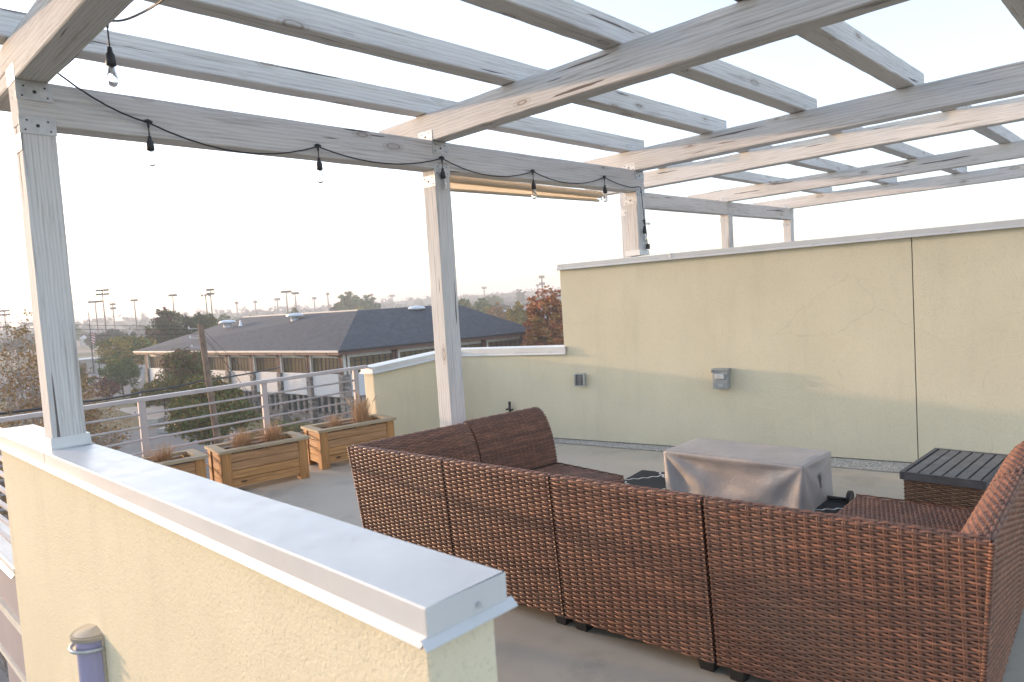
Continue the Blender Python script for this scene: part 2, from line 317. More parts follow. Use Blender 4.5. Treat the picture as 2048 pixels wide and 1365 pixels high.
# low wall + tall wall
lw = empty('terrace_wall', (5.2, 1, 0), 0, 'long cream stucco wall behind the sofa stepping up from low to tall with white coping', 'wall')
def long_wall(y0, y1, z0, z1, th=.25):
    p = [(wl(y0), y0), (wl(y1), y1), (wl(y1) + th, y1 + .04), (wl(y0) + th, y0 + .04)]
    m = MB(); m.prism(p, z0, z1); return m
ZE = .955
def wall_slab(mb, prof, th):
    """prof: (y, z) outline of the face, drawn on the long wall plane and given thickness away from the deck"""
    n = len(prof); F = [(wl(y), y, z) for y, z in prof]; Bk = [(wl(y) + th, y + .05, z) for y, z in prof]
    mb.add(F + Bk, [tuple(range(n)), tuple(reversed(range(n, 2 * n)))] + [(i, i + n, (i + 1) % n + n, (i + 1) % n) for i in range(n)])
b = MB(); wall_slab(b, [(2.62, .012), (-2.446, .012), (-2.446, 1.95), (.955, 1.95), (.955, .985), (2.62, .985)], .3)
o = built(b, 'wall_body', M['stucco'], lw)
b = MB(); wall_slab(b, [(-2.453, .012), (-9, .012), (-9, 1.95), (-2.453, 1.95)], .3); built(b, 'wall_body', M['stucco'], lw)
for o in lw.children:
    bm = bmesh.new(); bm.from_mesh(o.data); bmesh.ops.recalc_face_normals(bm, faces=bm.faces); bm.to_mesh(o.data); bm.free()
b = MB(); b.prism([(wl(-2.4) + .02, -2.4), (wl(-2.5) + .02, -2.5), (wl(-2.5) + .2, -2.5), (wl(-2.4) + .2, -2.4)], .03, 1.9); built(b, 'expansion_joint', M['hole'], lw)
b = MB(); v = [(3.83, 2.71), (4.926, 2.624), (5.15, 2.85), (3.84, 2.93)]
b.add([(x, y, 0.0) for x, y in v] + [(v[0][0], v[0][1], .89), (v[1][0], v[1][1], .975), (v[2][0], v[2][1], .975), (v[3][0], v[3][1], .89)], [(0, 3, 2, 1), (4, 5, 6, 7), (0, 1, 5, 4), (1, 2, 6, 5), (2, 3, 7, 6), (3, 0, 4, 7)])
built(b, 'wall_return', M['stucco'], lw, bevel=.02)
b = MB(); n_ = (wn.x, wn.y)
cap_seg(b, (3.81, 2.815), (4.97, 2.73), (.077, .997), .27, .957, 1.047, ends=(True, False)); built(b, 'coping', M['coping'], lw)
b = MB(); cap_seg(b, (4.93 + .105, 2.8), (wl(.945) + .105, .945), n_, .26, 1.05, 1.068, ends=(False, False), h=.085); built(b, 'coping', M['coping'], lw)
b = MB(); y_ = .965; 
cap_seg(b, (wl(.975) + .13, .98), (wl(-9) + .13, -9), n_, .33, 1.99, 2.035, ends=(True, True), h=.062, fl=.01); built(b, 'coping', M['coping'], lw)
b = MB(); k = 0
yy = .9
while yy > -6:
    x = wl(yy) - .037; z = 1.99 + (.98 - yy) * .0045 - .045; b = MB(); b.tube([(x + .004, yy, z), (x - .004, yy, z)], .009, 8); built(b, 'screw', M['galv'], lw); yy -= .52
for yy in (1.15, 1.6, 2.05, 2.4): x = wl(yy) - .026; b = MB(); b.tube([(x + .004, yy, 1.01), (x - .005, yy, 1.01)], .007, 8); built(b, 'screw', M['galv'], lw)
for yy in (-.35, -3.25): x = wl(yy); z = 1.99 + (.98 - yy) * .0045; b = MB(); b.box(x - .0385, yy - .012, z - .062, x + .3, yy + .012, z + .003); built(b, 'coping_seam', M['coping'], lw)

# ------------------------------------------------------------------ pergolas
def beam(name, p0, p1, w, h, parent, roll=0, seed=0):
    """timber with its local X along the grain; p0,p1 are centres of the end faces"""
    p0, p1 = Vector(p0), Vector(p1); L = (p1 - p0).length; ns = max(3, int(L / .12)); g = random.Random(seed * 31 + 5)
    c = .006; pr = [(-w / 2 + c, -h / 2), (w / 2 - c, -h / 2), (w / 2, -h / 2 + c), (w / 2, h / 2 - c), (w / 2 - c, h / 2), (-w / 2 + c, h / 2), (-w / 2, h / 2 - c), (-w / 2, -h / 2 + c)]
    v = []
    ph = [g.uniform(0, 6) for _ in range(4)]
    for i in range(ns + 1):
        x = L * i / ns; wy = .0018 * math.sin(x * 2.3 + ph[0]); wz = .002 * math.sin(x * 1.7 + ph[1])
        for a, q in pr: v.append((x, a * 1 + wy + g.uniform(-.0012, .0012), q + wz + g.uniform(-.0016, .0016)))
    k = 8; f = [(i * k + j, (i + 1) * k + j, (i + 1) * k + (j + 1) % k, i * k + (j + 1) % k) for i in range(ns) for j in range(k)]
    f = [tuple(reversed(q)) for q in f]
    f += [tuple(range(k))[::-1][::-1], tuple(range(ns * k, ns * k + k))[::-1]]
    m = MB(); m.add(v, [tuple(reversed(q)) for q in f] if False else f); o = m.build(name, M['timber'])
    d = (p1 - p0).normalized(); up = (0, 0, 1) if abs(d.z) < .9 else (0, 1, 0)
    o.matrix_world = frame(p0, d, up); bpy.context.view_layer.update() if False else None
    o.parent = parent; o.matrix_parent_inverse = parent.matrix_basis.inverted()
    bm = bmesh.new(); bm.from_mesh(o.data); bmesh.ops.recalc_face_normals(bm, faces=bm.faces); bm.to_mesh(o.data); bm.free()
    return o
PW = .152
ZB, ZT, ZC, HR = 2.672, 2.889, 3.099, .140
def bracket(parent, x, y, z, face, w=PW, h=.085, holes=5):
    """galvanised strap plate lying on a post face; face '-x' or '-y'"""
    m = MB(); t = .003
    if face == '-y': m.box(x - .004, y - t, z - h / 2, x + w + .004, y, z + h / 2)
    else: m.box(x - t, y - .004, z - h / 2, x, y + w + .004, z + h / 2)
    o = m.build('bracket', M['galv']); o.parent = parent; o.matrix_parent_inverse = parent.matrix_basis.inverted()
    for i in range(holes):
        m = MB()
        a = (.5, .14, .86, .2, .8)[i]; zz = (0, -.28, -.28, .28, .28)[i] * h; r = .009 if i == 0 else .005
        if face == '-y': m.tube([(x + w * a, y - t - .0015, z + zz), (x + w * a, y - t + .001, z + zz)], r, 8)
        else: m.tube([(x - t - .0015, y + w * a, z + zz), (x - t + .001, y + w * a, z + zz)], r, 8)
        q = m.build('bolt_head', M['hole']); q.parent = o
def flash(parent, x, y, z, w=PW, h=.055):
    m = MB(); c = .012
    v = [(x - c - .004, y - c - .004, z), (x + w + c + .004, y - c - .004, z), (x + w + c + .004, y + w + c, z), (x - c - .004, y + w + c, z), (x - c, y - c, z + h), (x + w + c, y - c, z + h), (x + w + c, y + w + c, z + h), (x - c, y + w + c, z + h)]
    m.add(v, [(0, 1, 5, 4), (1, 2, 6, 5), (2, 3, 7, 6), (3, 0, 4, 7), (4, 5, 6, 7)]); o = m.build('post_flashing', M['coping']); o.parent = parent; o.matrix_parent_inverse = parent.matrix_basis.inverted()
def pergola(xs, y0, dz, pz, label, ybeam, rys, x_lo, x_hi, ext=.52, nb=5):
    g = empty('pergola', (xs[0], y0, 0), 0, label, 'pergola'); n = 0
    for i, (x, zb) in enumerate(zip(xs, pz)):
        beam('post', (x + PW / 2, y0 + PW / 2, zb), (x + PW / 2, y0 + PW / 2, ZB + dz - .001), PW, PW, g, seed=i + len(xs) * 7)
        if zb > .5: flash(g, x, y0, zb - .002)
        # lower straps tie post and girder, upper straps tie girder and crossbeam
        bracket(g, x, y0, ZB + dz - .005, '-y', h=.085, holes=nb); bracket(g, x, y0, ZB + dz - .085, '-x', h=.085, holes=nb)
        bracket(g, x, y0, ZT + dz - .055, '-y', h=.085, holes=nb); bracket(g, x, y0, ZT + dz + .035, '-x', h=.085, holes=nb)
    for i in range(len(xs) - 1):                # girders, butted over the posts
        a = xs[i] - (0 if i else .0); c = xs[i + 1] + (PW if i == len(xs) - 2 else -.001)
        beam('girder', (a + (0 if i == 0 else 0), y0 + PW / 2, (ZB + ZT) / 2 + dz), (c, y0 + PW / 2, (ZB + ZT) / 2 + dz), PW - .004, ZT - ZB, g, seed=20 + i)
    for i, x in enumerate(xs):
        beam('crossbeam', (x + PW / 2 - .002, y0 + PW + ext, (ZT + ZC) / 2 + dz), (x + PW / 2 - .002, ybeam, (ZT + ZC) / 2 + dz), PW - .004, ZC - ZT - .001, g, seed=40 + i + n)
    for i, ry in enumerate(rys):
        beam('rafter', (x_lo, ry + HR / 2, ZC + HR / 2 + dz + .001), (x_hi, ry + HR / 2, ZC + HR / 2 + dz + .001), HR, HR, g, seed=60 + i)
    return g
pergola([0, 2.655, 5.374], 0, 0, [1.043, .001, 2.013], 'near weathered grey timber pergola over the sofa with string lights', -7.5, [.05, -.894, -1.759, -2.606, -3.55], -.75, 5.374 + PW + .13)
pergola([7.493, 10.43, 13.018], 1.535, .155, [.5, .5, .5], 'second weathered timber pergola standing behind the tall wall', -8, [.9, -.25, -1.35, -2.45, -3.5, -4.6], 7.2, 13.018 + PW + .35, ext=.6, nb=1)
# ------------------------------------------------------------------ roof beyond the wall that carries the far pergola
b = MB(); b.prism([(wl(.9) + .32, .9), (wl(-9) + .32, -9), (16, -9), (16, 3.5), (7.2, 3.5), (7.2, .9)], -.3, .5)
tag(b.build('neighbour_roof', M['concrete']), 'flat roof beyond the tall wall under the far pergola', kind='structure')
b = MB(); b.box(.1, -9, GZ, 16, 2.6, -.301); o = b.build('apartment_block', M['fascia']); tag(o, 'mauve painted block under the terrace, seen below the railing', 'building')

# ------------------------------------------------------------------ railings
def part(mb, name, mat, parent, **k): return built(mb, name, mat, parent, **k)
rg = empty('railing', (2, 2.8, 0), 0, 'grey metal terrace railing with five round bars behind the planters', 'railing')
RY = 2.8
def rz(x): return .952 + x * .0075
b = MB(); v0 = (-.02, rz(0)); 
xs = [-.02, 3.80]
b.add([(x, y, rz(x) + z) for x in xs for (y, z) in ((RY - .03, -.038), (RY + .03, -.038), (RY + .03, .0), (RY - .03, .0))], [(0, 1, 2, 3), (7, 6, 5, 4), (0, 4, 5, 1), (1, 5, 6, 2), (2, 6, 7, 3), (3, 7, 4, 0)])
part(b, 'top_rail', M['rail'], rg, bevel=.004)
for x in (.03, 1.33, 2.52, 3.64):
    b = MB(); b.box(x - .03, RY - .018, -.1, x + .03, RY + .018, rz(x) - .037); part(b, 'post', M['rail'], rg, bevel=.003)
for k in range(1, 8):
    b = MB(); z = -.038 - k * .118
    if rz(0) + z < .1: break
    b.tube([(-.02, RY, rz(0) + z), (3.63, RY, rz(3.63) + z)], .0105, 8); part(b, 'bar', M['rail'], rg, smooth=True)
rs = empty('railing', (0, 2, 0), 0, 'short side railing beyond the end of the foreground parapet', 'railing')
b = MB(); b.box(-.05, 1.225, .985, .045, 2.83, 1.02); part(b, 'top_rail', M['rail'], rs, bevel=.004)
for k in range(6):
    b = MB(); z = .84 - k * .107; b.box(-.012, 1.1, z - .009, .012, 2.8, z + .009); part(b, 'bar', M['rail'], rs)
b = MB(); b.box(-.03, 2.74, -.1, .03, 2.8, .985); part(b, 'post', M['rail'], rs)
kb = empty('kerb_wall', (0, 2, 0), 0, 'low mauve kerb wall with white coping under the side railing', 'wall')
b = MB(); b.box(-.005, 1.1, -.62, .12, 2.95, .12); part(b, 'wall_body', M['fascia'], kb)
b = MB(); cap_seg(b, (.06, 1.1), (.06, 2.97), (1, 0), .2, .185, .185, h=.06, ends=(False, True)); part(b, 'coping', M['coping'], kb)
b = MB(); b.box(-.03, 1.1, -.262, -.004, 2.96, -.205); part(b, 'trim_band', M['trimw'], kb); b = MB(); b.box(-.02, 1.1, -.64, -.004, 2.96, -.60); part(b, 'trim_band', M['trimw'], kb)

# ------------------------------------------------------------------ planters
def planter(P, e, L, D, H, label, plants):
    """P front-left corner (x,y); e angle; boards are islands inside one mesh"""
    g = empty('wooden_planter', (P[0], P[1], 0), e, label, 'planter', 'timber planters along the railing')
    b = MB(); lg = .095
    for k in range(4):
        z0 = .055 + k * (H - .095) / 4; z1 = .055 + (k + 1) * (H - .095) / 4 - .005; o = rnd.uniform(0, .003)
        b.box(lg - .01, .012 - o, z0, L - lg + .01, .032, z1)
    b.build('side_panel', M['wood'], g); b = MB()
    for k in range(4): z0 = .055 + k * (H - .095) / 4; z1 = .055 + (k + 1) * (H - .095) / 4 - .005; b.box(lg, D - .032, z0, L - lg, D - .012, z1)
    b.build('side_panel', M['wood'], g)
    for ya, yb in ((-.032, -.012), (-(L - .012), -(L - .032))):
        b = MB()
        for k in range(4):
            z0 = .055 + k * (H - .095) / 4; z1 = .055 + (k + 1) * (H - .095) / 4 - .005; b.box(lg * .5, ya, z0, D - .06, yb, z1)
        o = b.build('end_panel', M['wood'], g); o.rotation_euler = (0, 0, math.pi / 2)
    for (x, y) in ((0, 0), (L - lg, 0), (0, D - lg), (L - lg, D - lg)):
        b = MB(); b.box(0, 0, 0, H - .028, lg, lg if False else .09); q = b.build('leg', M['wood'], g, bevel=.004); q.rotation_euler = (0, -math.pi / 2, 0); q.location = (x + .09, y + .002, 0)
    b = MB(); r = .02; w = .085; T = H
    for p in ([(-r, -r), (L + r, -r), (L - w + r, w - r), (w - r, w - r)], [(L + r, -r), (L + r, D + r), (L - w + r, D - w + r), (L - w + r, w - r)],
              [(L + r, D + r), (-r, D + r), (w - r, D - w + r), (L - w + r, D - w + r)], [(-r, D + r), (-r, -r), (w - r, w - r), (w - r, D - w + r)]): b.prism(p, T - .027, T)
    b.build('rim', M['woodrim'], g)
    n = 14; b = MB(); v = [(.04 + (L - .08) * i / n, .04 + (D - .08) * j / 6, T - .09 + rnd.uniform(-.012, .012)) for i in range(n + 1) for j in range(7)]
    b.add(v, [(i * 7 + j, (i + 1) * 7 + j, (i + 1) * 7 + j + 1, i * 7 + j + 1) for i in range(n) for j in range(6)]); b.build('soil', M['soil'], g)
    ca, sa = math.cos(e), math.sin(e)
    for (x, y, r, h, nb, up, lab) in plants:
        pg = MB()
        for _ in range(nb):
            a = rnd.uniform(0, 6.28); lean = rnd.uniform(.05, 1) * (1 - up) + .05; ln = h * rnd.uniform(.55, 1.1); w = .0019
            x0, y0 = x + rnd.gauss(0, r * .42), y + rnd.gauss(0, r * .42); d = (math.cos(a), math.sin(a)); pts = []
            for k in range(6):
                t = k / 5; ou = lean * ln * (t ** 1.3) * 1.05; zz = ln * (t - .52 * lean * t * t); pts.append((x0 + d[0] * ou + rnd.uniform(-1, 1) * .004, y0 + d[1] * ou + rnd.uniform(-1, 1) * .004, T - .09 + zz))
            s_ = (-d[1] * w, d[0] * w); v = []
            for k, p in enumerate(pts): q = 1 - .7 * k / 5; v += [(p[0] - s_[0] * q, p[1] - s_[1] * q, p[2] + w * q * .6), (p[0] + s_[0] * q, p[1] + s_[1] * q, p[2] - w * q * .6)]
            pg.add(v, [(2 * k, 2 * k + 1, 2 * k + 3, 2 * k + 2) for k in range(5)])
            if up > .6 and rnd.random() < .05:      # seed heads on the tall grass
                p = pts[-1]; q = pts[-2]; dd = (Vector(p) - Vector(q)).normalized()
                pg.tube([Vector(p), Vector(p) + dd * .04, Vector(p) + dd * .09], [.002, .006, .001], 5)
        o = pg.build('dried_grass', M['straw']); o.location = (P[0], P[1], 0); o.rotation_euler = (0, 0, e)
        tag(o, lab, 'plant', 'dried grasses growing in the planters')
n_ = N('grey_cedar_rim'); n_.base(n_.ramp(n_.noise(n_.co('Object', (2, 12, 12)), 2, 5), [(.3, (.33, .25, .15)), (.7, (.46, .38, .26))])); M['woodrim'] = n_.set(.75)
planter((1.80, 2.29), R(-7.5), .83, .44, .415, 'wooden planter in the middle of the three with two round dried grass tufts', [(.26, .20, .08, .27, 520, .30, 'left round tuft of dried grass in the middle planter'), (.57, .22, .08, .29, 560, .30, 'right round tuft of dried grass in the middle planter')])
planter((2.86, 2.35), R(-8), .87, .44, .415, 'wooden planter next to the low wall holding one tall upright grass', [(.27, .22, .07, .22, 320, .30, 'small low dried tuft in the planter by the low wall'), (.60, .25, .09, .34, 520, .62, 'tall upright straw coloured grass in the planter by the low wall')])
planter((.86, 2.36), R(-6), .80, .44, .415, 'leftmost wooden planter half hidden behind the foreground parapet', [(.50, .22, .07, .26, 380, .30, 'dried grass tuft in the planter half hidden by the parapet')])

# ------------------------------------------------------------------ woven sofa
US, PITCH, AMP, SH = .0445, .0116, .0038, .0100
PROF = [(.055, .068), (.0, .776), (.005, .788), (.018, .792), (.04, .789), (.072, .773), (.11, .737), (.148, .675), (.18, .59), (.203, .48), (.212, .394)]
SEAT = [(.225, .384), (.30, .382), (.855, .382), (.872, .374), (.878, .355), (.875, .08)]
def resample(pr, pitch):
    P = np.array(pr, float); d = np.r_[0, np.cumsum(np.hypot(*np.diff(P, axis=0).T))]; n = int(d[-1] / pitch); s = (np.arange(n) + .5) * pitch
    q = np.c_[np.interp(s, d, P[:, 0]), np.interp(s, d, P[:, 1])]; t = np.gradient(q, axis=0); t /= np.linalg.norm(t, axis=1)[:, None]; return q, t
def weave(mb, O, e, m, u0f, u1f, prof, row0=0):
    """rows of strands along e, stacked up the profile; (d,z) -> O + u e + d m"""
    O, e, m = np.array(O, float), np.array(e, float), np.array(m, float); q, t = resample(prof, PITCH)
    nrm = np.c_[-t[:, 1], t[:, 0]]          # left of travel = outward (profile runs up the outside, over, and down)
    VV = []; QQ = []; base = 0
    for i, ((d, z), (tx, tz), (nx, nz)) in enumerate(zip(q, t, nrm)):
        a, c = u0f(d), u1f(d)
        if c - a < .03: continue
        us = np.arange(math.floor(a / (US / 4)), math.ceil(c / (US / 4)) + 1) * (US / 4); us = np.clip(us, a, c); us = np.unique(us)
        off = AMP * np.cos(math.pi * us / US + math.pi * ((i + row0) % 2)); off = np.sign(off) * np.abs(off / AMP) ** .7 * AMP + .001
        wz = SH / 2
        P3 = O + us[:, None] * e + (d + nx * off)[:, None] * m; P3[:, 2] += z + nz * off
        T3 = m * tx; T3 = T3 + np.array([0, 0, tz]); N3 = m * nx + np.array([0, 0, nz])
        k = len(us); A = P3 - T3 * wz - N3 * .0022; B = P3 - T3 * wz * .35 + N3 * .0012; Cc = P3 + T3 * wz * .35 + N3 * .0012; D = P3 + T3 * wz - N3 * .0022
        V = np.stack([A, B, Cc, D], 1).reshape(-1, 3); j = np.arange(k - 1)[:, None] * 4 + base
        Q = np.concatenate([np.stack([j[:, 0] + s_, j[:, 0] + s_ + 1, j[:, 0] + s_ + 5, j[:, 0] + s_ + 4], 1) for s_ in range(3)])
        VV.append(V); QQ.append(Q); base += len(V)
    # stakes, drawn as a close pair of round canes
    umin, umax = min(u0f(d) for d, _ in q), max(u1f(d) for d, _ in q)
    for kk in range(math.ceil(umin / US), math.floor(umax / US) + 1):
        for so in (-.0034, .0034):
            u = kk * US + so; sel = [i for i, (d, z) in enumerate(q) if u0f(d) <= u <= u1f(d)]
            if len(sel) < 3: continue
            sel = np.array(sel); Pp = O + u * e + q[sel, 0][:, None] * m; Pp[:, 2] += q[sel, 1]; N3 = nrm[sel, 0][:, None] * m; N3[:, 2] += nrm[sel, 1]
            par = np.where((sel + row0 + kk) % 2 == 0, -1, 1) * .0016 + .0012; Pp = Pp + N3 * par[:, None]
            w = .0036; A = Pp - e * w - N3 * .002; B = Pp + N3 * .0018; D = Pp + e * w - N3 * .002
            V = np.stack([A, B, D], 1).reshape(-1, 3); j = np.arange(len(sel) - 1) * 3 + base
            Q = np.concatenate([np.stack([j + s_, j + s_ + 1, j + s_ + 4, j + s_ + 3], 1) for s_ in range(2)])
            VV.append(V); QQ.append(Q); base += len(V)
    if VV: mb.addq(np.concatenate(VV), np.concatenate(QQ))
def core(mb, O, e, m, u0f, u1f, prof, zlow=.085, inset=.008):
    O, e, m = Vector(O), Vector(e), Vector(m); P = np.array(prof); t = np.gradient(P, axis=0); t /= np.linalg.norm(t, axis=1)[:, None]
    P = P - np.c_[-t[:, 1], t[:, 0]] * inset; pts = [(a, c) for a, c in P]
    v = [tuple(O + e * (u0f(d) + .006) + m * d + Vector((0, 0, z))) for d, z in pts] + [tuple(O + e * (u1f(d) - .006) + m * d + Vector((0, 0, z))) for d, z in pts]
    n = len(pts); mb.add(v, [(i, (i + 1) % n, (i + 1) % n + n, i + n) for i in range(n)] + [tuple(range(n)), tuple(reversed(range(n, 2 * n)))])
def endrows(mb, O, e, m, prof, u, s):
    """weave on the flat end of a section at e-coordinate u, facing s"""
    P = np.array(prof); ks = int(np.argmax(P[:, 1])); o_, i_ = P[:ks + 1], P[ks:][::-1]; O, e, m = map(Vector, (O, e, m))
    z = .09; i = 0
    while z < P[:, 1].max() - .01:
        d0 = np.interp(z, o_[:, 1], o_[:, 0]); d1 = np.interp(z, i_[:, 1], i_[:, 0]) if z > .394 else .87
        k = max(3, int((d1 - d0) / .0104)); pts = []
        for j in range(k + 1):
            d = d0 + (d1 - d0) * j / k; of = AMP * math.cos(math.pi * d / US + math.pi * (i % 2)); pts.append(O + e * (u + s * (.001 + max(-.003, of))) + m * d + Vector((0, 0, z)))
        v = []
        for p in pts: v += [tuple(p - Vector((0, 0, SH / 2)) - e * s * .002), tuple(p + e * s * .001), tuple(p + Vector((0, 0, SH / 2)) - e * s * .002)]
        mb.add(v, [(3 * j + c, 3 * j + c + 1, 3 * j + c + 4, 3 * j + c + 3) for j in range(k) for c in (0, 1)]); z += PITCH; i += 1
def legs(g, spots, ang=0):
    for x, y in spots:
        b = MB(); s = .045; t = .03
        b.add([(x - t, y - t, 0), (x + t, y - t, 0), (x + t, y + t, 0), (x - t, y + t, 0), (x - s, y - s, .085), (x + s, y - s, .085), (x + s, y + s, .085), (x - s, y + s, .085)], [(3, 2, 1, 0), (4, 5, 6, 7), (0, 1, 5, 4), (1, 2, 6, 5), (2, 3, 7, 6), (3, 0, 4, 7)])
        o = b.build('leg', M['dark'], g, bevel=.006)
FULL = PROF + SEAT
WM = .745
def armless(w):
    g = empty('sofa_section', (0, 0, 0)); E, Mm = (1, 0, 0), (0, 1, 0); u0 = lambda d: .004; u1 = lambda d: w - .004
    b = MB(); weave(b, (0, 0, 0), E, Mm, u0, u1, PROF)
    endrows(b, (0, 0, 0), E, Mm, FULL, w - .006, 1); endrows(b, (0, 0, 0), E, Mm, FULL, .006, -1)
    b.build('backrest', M['wicker'], g, smooth=True)
    b = MB(); weave(b, (0, 0, 0), E, Mm, u0, u1, SEAT, 1); b.build('seat', M['wicker'], g, smooth=True)
    b = MB(); core(b, (0, 0, 0), E, Mm, u0, u1, FULL); b.build('inner_shell', M['core'], g)
    legs(g, [(.06, .13), (w - .06, .13), (.06, .79), (w - .06, .79)])
    return g
def copy_tree(o, parent=None):
    c = o.copy(); col.objects.link(c); c.parent = parent
    if parent is None: pass
    for ch in list(o.children): copy_tree(ch, c)
    return c
O1 = Vector((1.500, -.330, 0)); E_ = Vector((.0518, -.99866, 0)); A1 = Vector((.9936, -.113, 0)); O2 = O1 + E_ * 3.385; F_ = Vector((.99866, .0518, 0))
sec = armless(WM); SG = 'armless middle sections of the woven sofa'
spots = [(O1 + E_ * .86, E_, 'armless brown wicker section of the back row, nearer the planters'),
         (O1 + E_ * 1.608, E_, 'armless brown wicker section of the back row, beside the wide right corner section'),
         (O1 + A1 * (.89 + WM * .93), -A1, 'armless brown wicker end section of the left arm in front of the leaning post'),
         (O2 + F_ * .945, F_, 'armless brown wicker end section of the right arm beside the slatted side table')]
for i, (p, d, lab) in enumerate(spots):
    o = sec if i == 0 else copy_tree(sec)
    o.location = p; o.rotation_euler = (0, 0, math.atan2(d.y, d.x)); o.scale = ((1, 1.055, .93, 1)[i], 1, 1.015 if i == 2 else 1); tag(o, lab, 'sofa section', SG)
def corner(Oc, a, bdir, label, seed, LB=.945, L=.945):
    """corner section: a runs along the back row away from the corner, bdir along the arm"""
    g = empty('sofa_corner', tuple(Oc), 0, label, 'sofa section', 'corner sections of the woven sofa')
    a, bdir = Vector(a), Vector(bdir); pa = Vector((-a.y, a.x, 0)); pa = pa if pa.dot(bdir) > 0 else -pa; pb = Vector((-bdir.y, bdir.x, 0)); pb = pb if pb.dot(a) > 0 else -pb
    # mitre: u a + pa = v b + pb
    mt = Matrix(((a.x, -bdir.x), (a.y, -bdir.y))).inverted(); uv = mt @ Vector((pb.x - pa.x, pb.y - pa.y)); cu, cv = uv.x, uv.y
    b = MB(); Z = (0, 0, 0)
    weave(b, Z, a, pa, lambda d: cu * d + .001, lambda d: L - .004, PROF); weave(b, Z, bdir, pb, lambda d: cv * d + .001, lambda d: LB - .004, PROF)
    b.build('backrest', M['wicker'], g, smooth=True)
    b = MB(); weave(b, Z, a, pa, lambda d: max(.215, .0), lambda d: L - .004, [(.22, .382), (.86, .382), (.88, .37), (.885, .08)]); b.build('seat', M['wicker'], g, smooth=True)
    b = MB(); core(b, Z, a, pa, lambda d: cu * d, lambda d: L, PROF + [(.212, .09)]); core(b, Z, bdir, pb, lambda d: cv * d, lambda d: LB, PROF + [(.212, .09)]); b.prism([tuple((a * .2 + bdir * .2)[:2]), tuple((a * (L - .02) + bdir * .2)[:2]), tuple((a * (L - .02) + bdir * (LB - .02))[:2]), tuple((a * .2 + bdir * (LB - .02))[:2])], .09, .372)
    b.build('inner_shell', M['core'], g)
    # braided cane down the outer corner edge
    b = MB(); bis = (a + bdir).normalized()
    for k in range(60):
        z = .085 + k * .0118; t = (z - .075) / .707; d = .055 * (1 - t); p = a * 0 + (pa * d + a * (cu * d)) - bis * .001
        b.tube([tuple(p + Vector((0, 0, z)) + a * .012 - pa * .002), tuple(p + Vector((0, 0, z)) - bis * .003), tuple(p + Vector((0, 0, z)) + bdir * .012 - pb * .002)], .0046, 5)
    b.build('corner_braid', M['wicker'], g, smooth=True)
    q = [a * .12 + bdir * .12, a * (L - .07) + bdir * .12, a * .12 + bdir * (L - .07), a * (L - .07) + bdir * (L - .07)]
    legs(g, [(p.x, p.y) for p in q])
    return g
corner(O1, E_, A1, 'woven sofa corner section at the far left, nearest the wooden planters', 1, LB=.89, L=.857)
corner(O2, -E_, F_, 'woven sofa corner section at the near right, largest in view', 2, L=.985)

# ------------------------------------------------------------------ side table
st = empty('side_table', (3.88, -3.15, 0), R(-1.5), 'small wicker side table with dark slatted top against the tall wall', 'table')
HX, HY, TZ = .355, .215, .5
b = MB()
for (x0, y0, x1, y1) in ((-HX, -HY, HX, -HY + .022), (-HX, HY - .022, HX, HY), (-HX, -HY + .022, -HX + .022, HY - .022), (HX - .022, -HY + .022, HX, HY - .022)): b.box(x0, y0, TZ - .045, x1, y1, TZ)
b.build('top_frame', M['char'], st, bevel=.003)
sw = (2 * HY - .044 - .012 * 7) / 6
for k in range(6):
    y0 = -HY + .022 + .012 + k * (sw + .012); b = MB(); b.box(-HX + .024, y0, TZ - .018, HX - .024, y0 + sw, TZ - .002); b.build('slat', M['slat'], st, bevel=.002)
b = MB(); b.box(-HX + .03, -HY + .03, .03, HX - .03, HY - .03, TZ - .046); b.build('inner_shell', M['core'], st)
def panel_weave(mb, O, e, up_prof, L, row0=0):
    m = Vector((0, 0, 1)).cross(Vector(e)); weave(mb, O, e, tuple(m), lambda d: 0, lambda d: L, up_prof, row0)
b = MB(); hx, hy = HX - .02, HY - .02
for (ox, oy, e, L) in ((-hx, -hy, (1, 0, 0), 2 * hx), (hx, -hy, (0, 1, 0), 2 * hy), (hx, hy, (-1, 0, 0), 2 * hx), (-hx, hy, (0, -1, 0), 2 * hy)): panel_weave(b, (ox, oy, 0), e, [(0, .03), (0, TZ - .046)], L)
b.build('woven_base', M['wicker2w'] if 'wicker2w' in M else M['wicker2'], st, smooth=True)

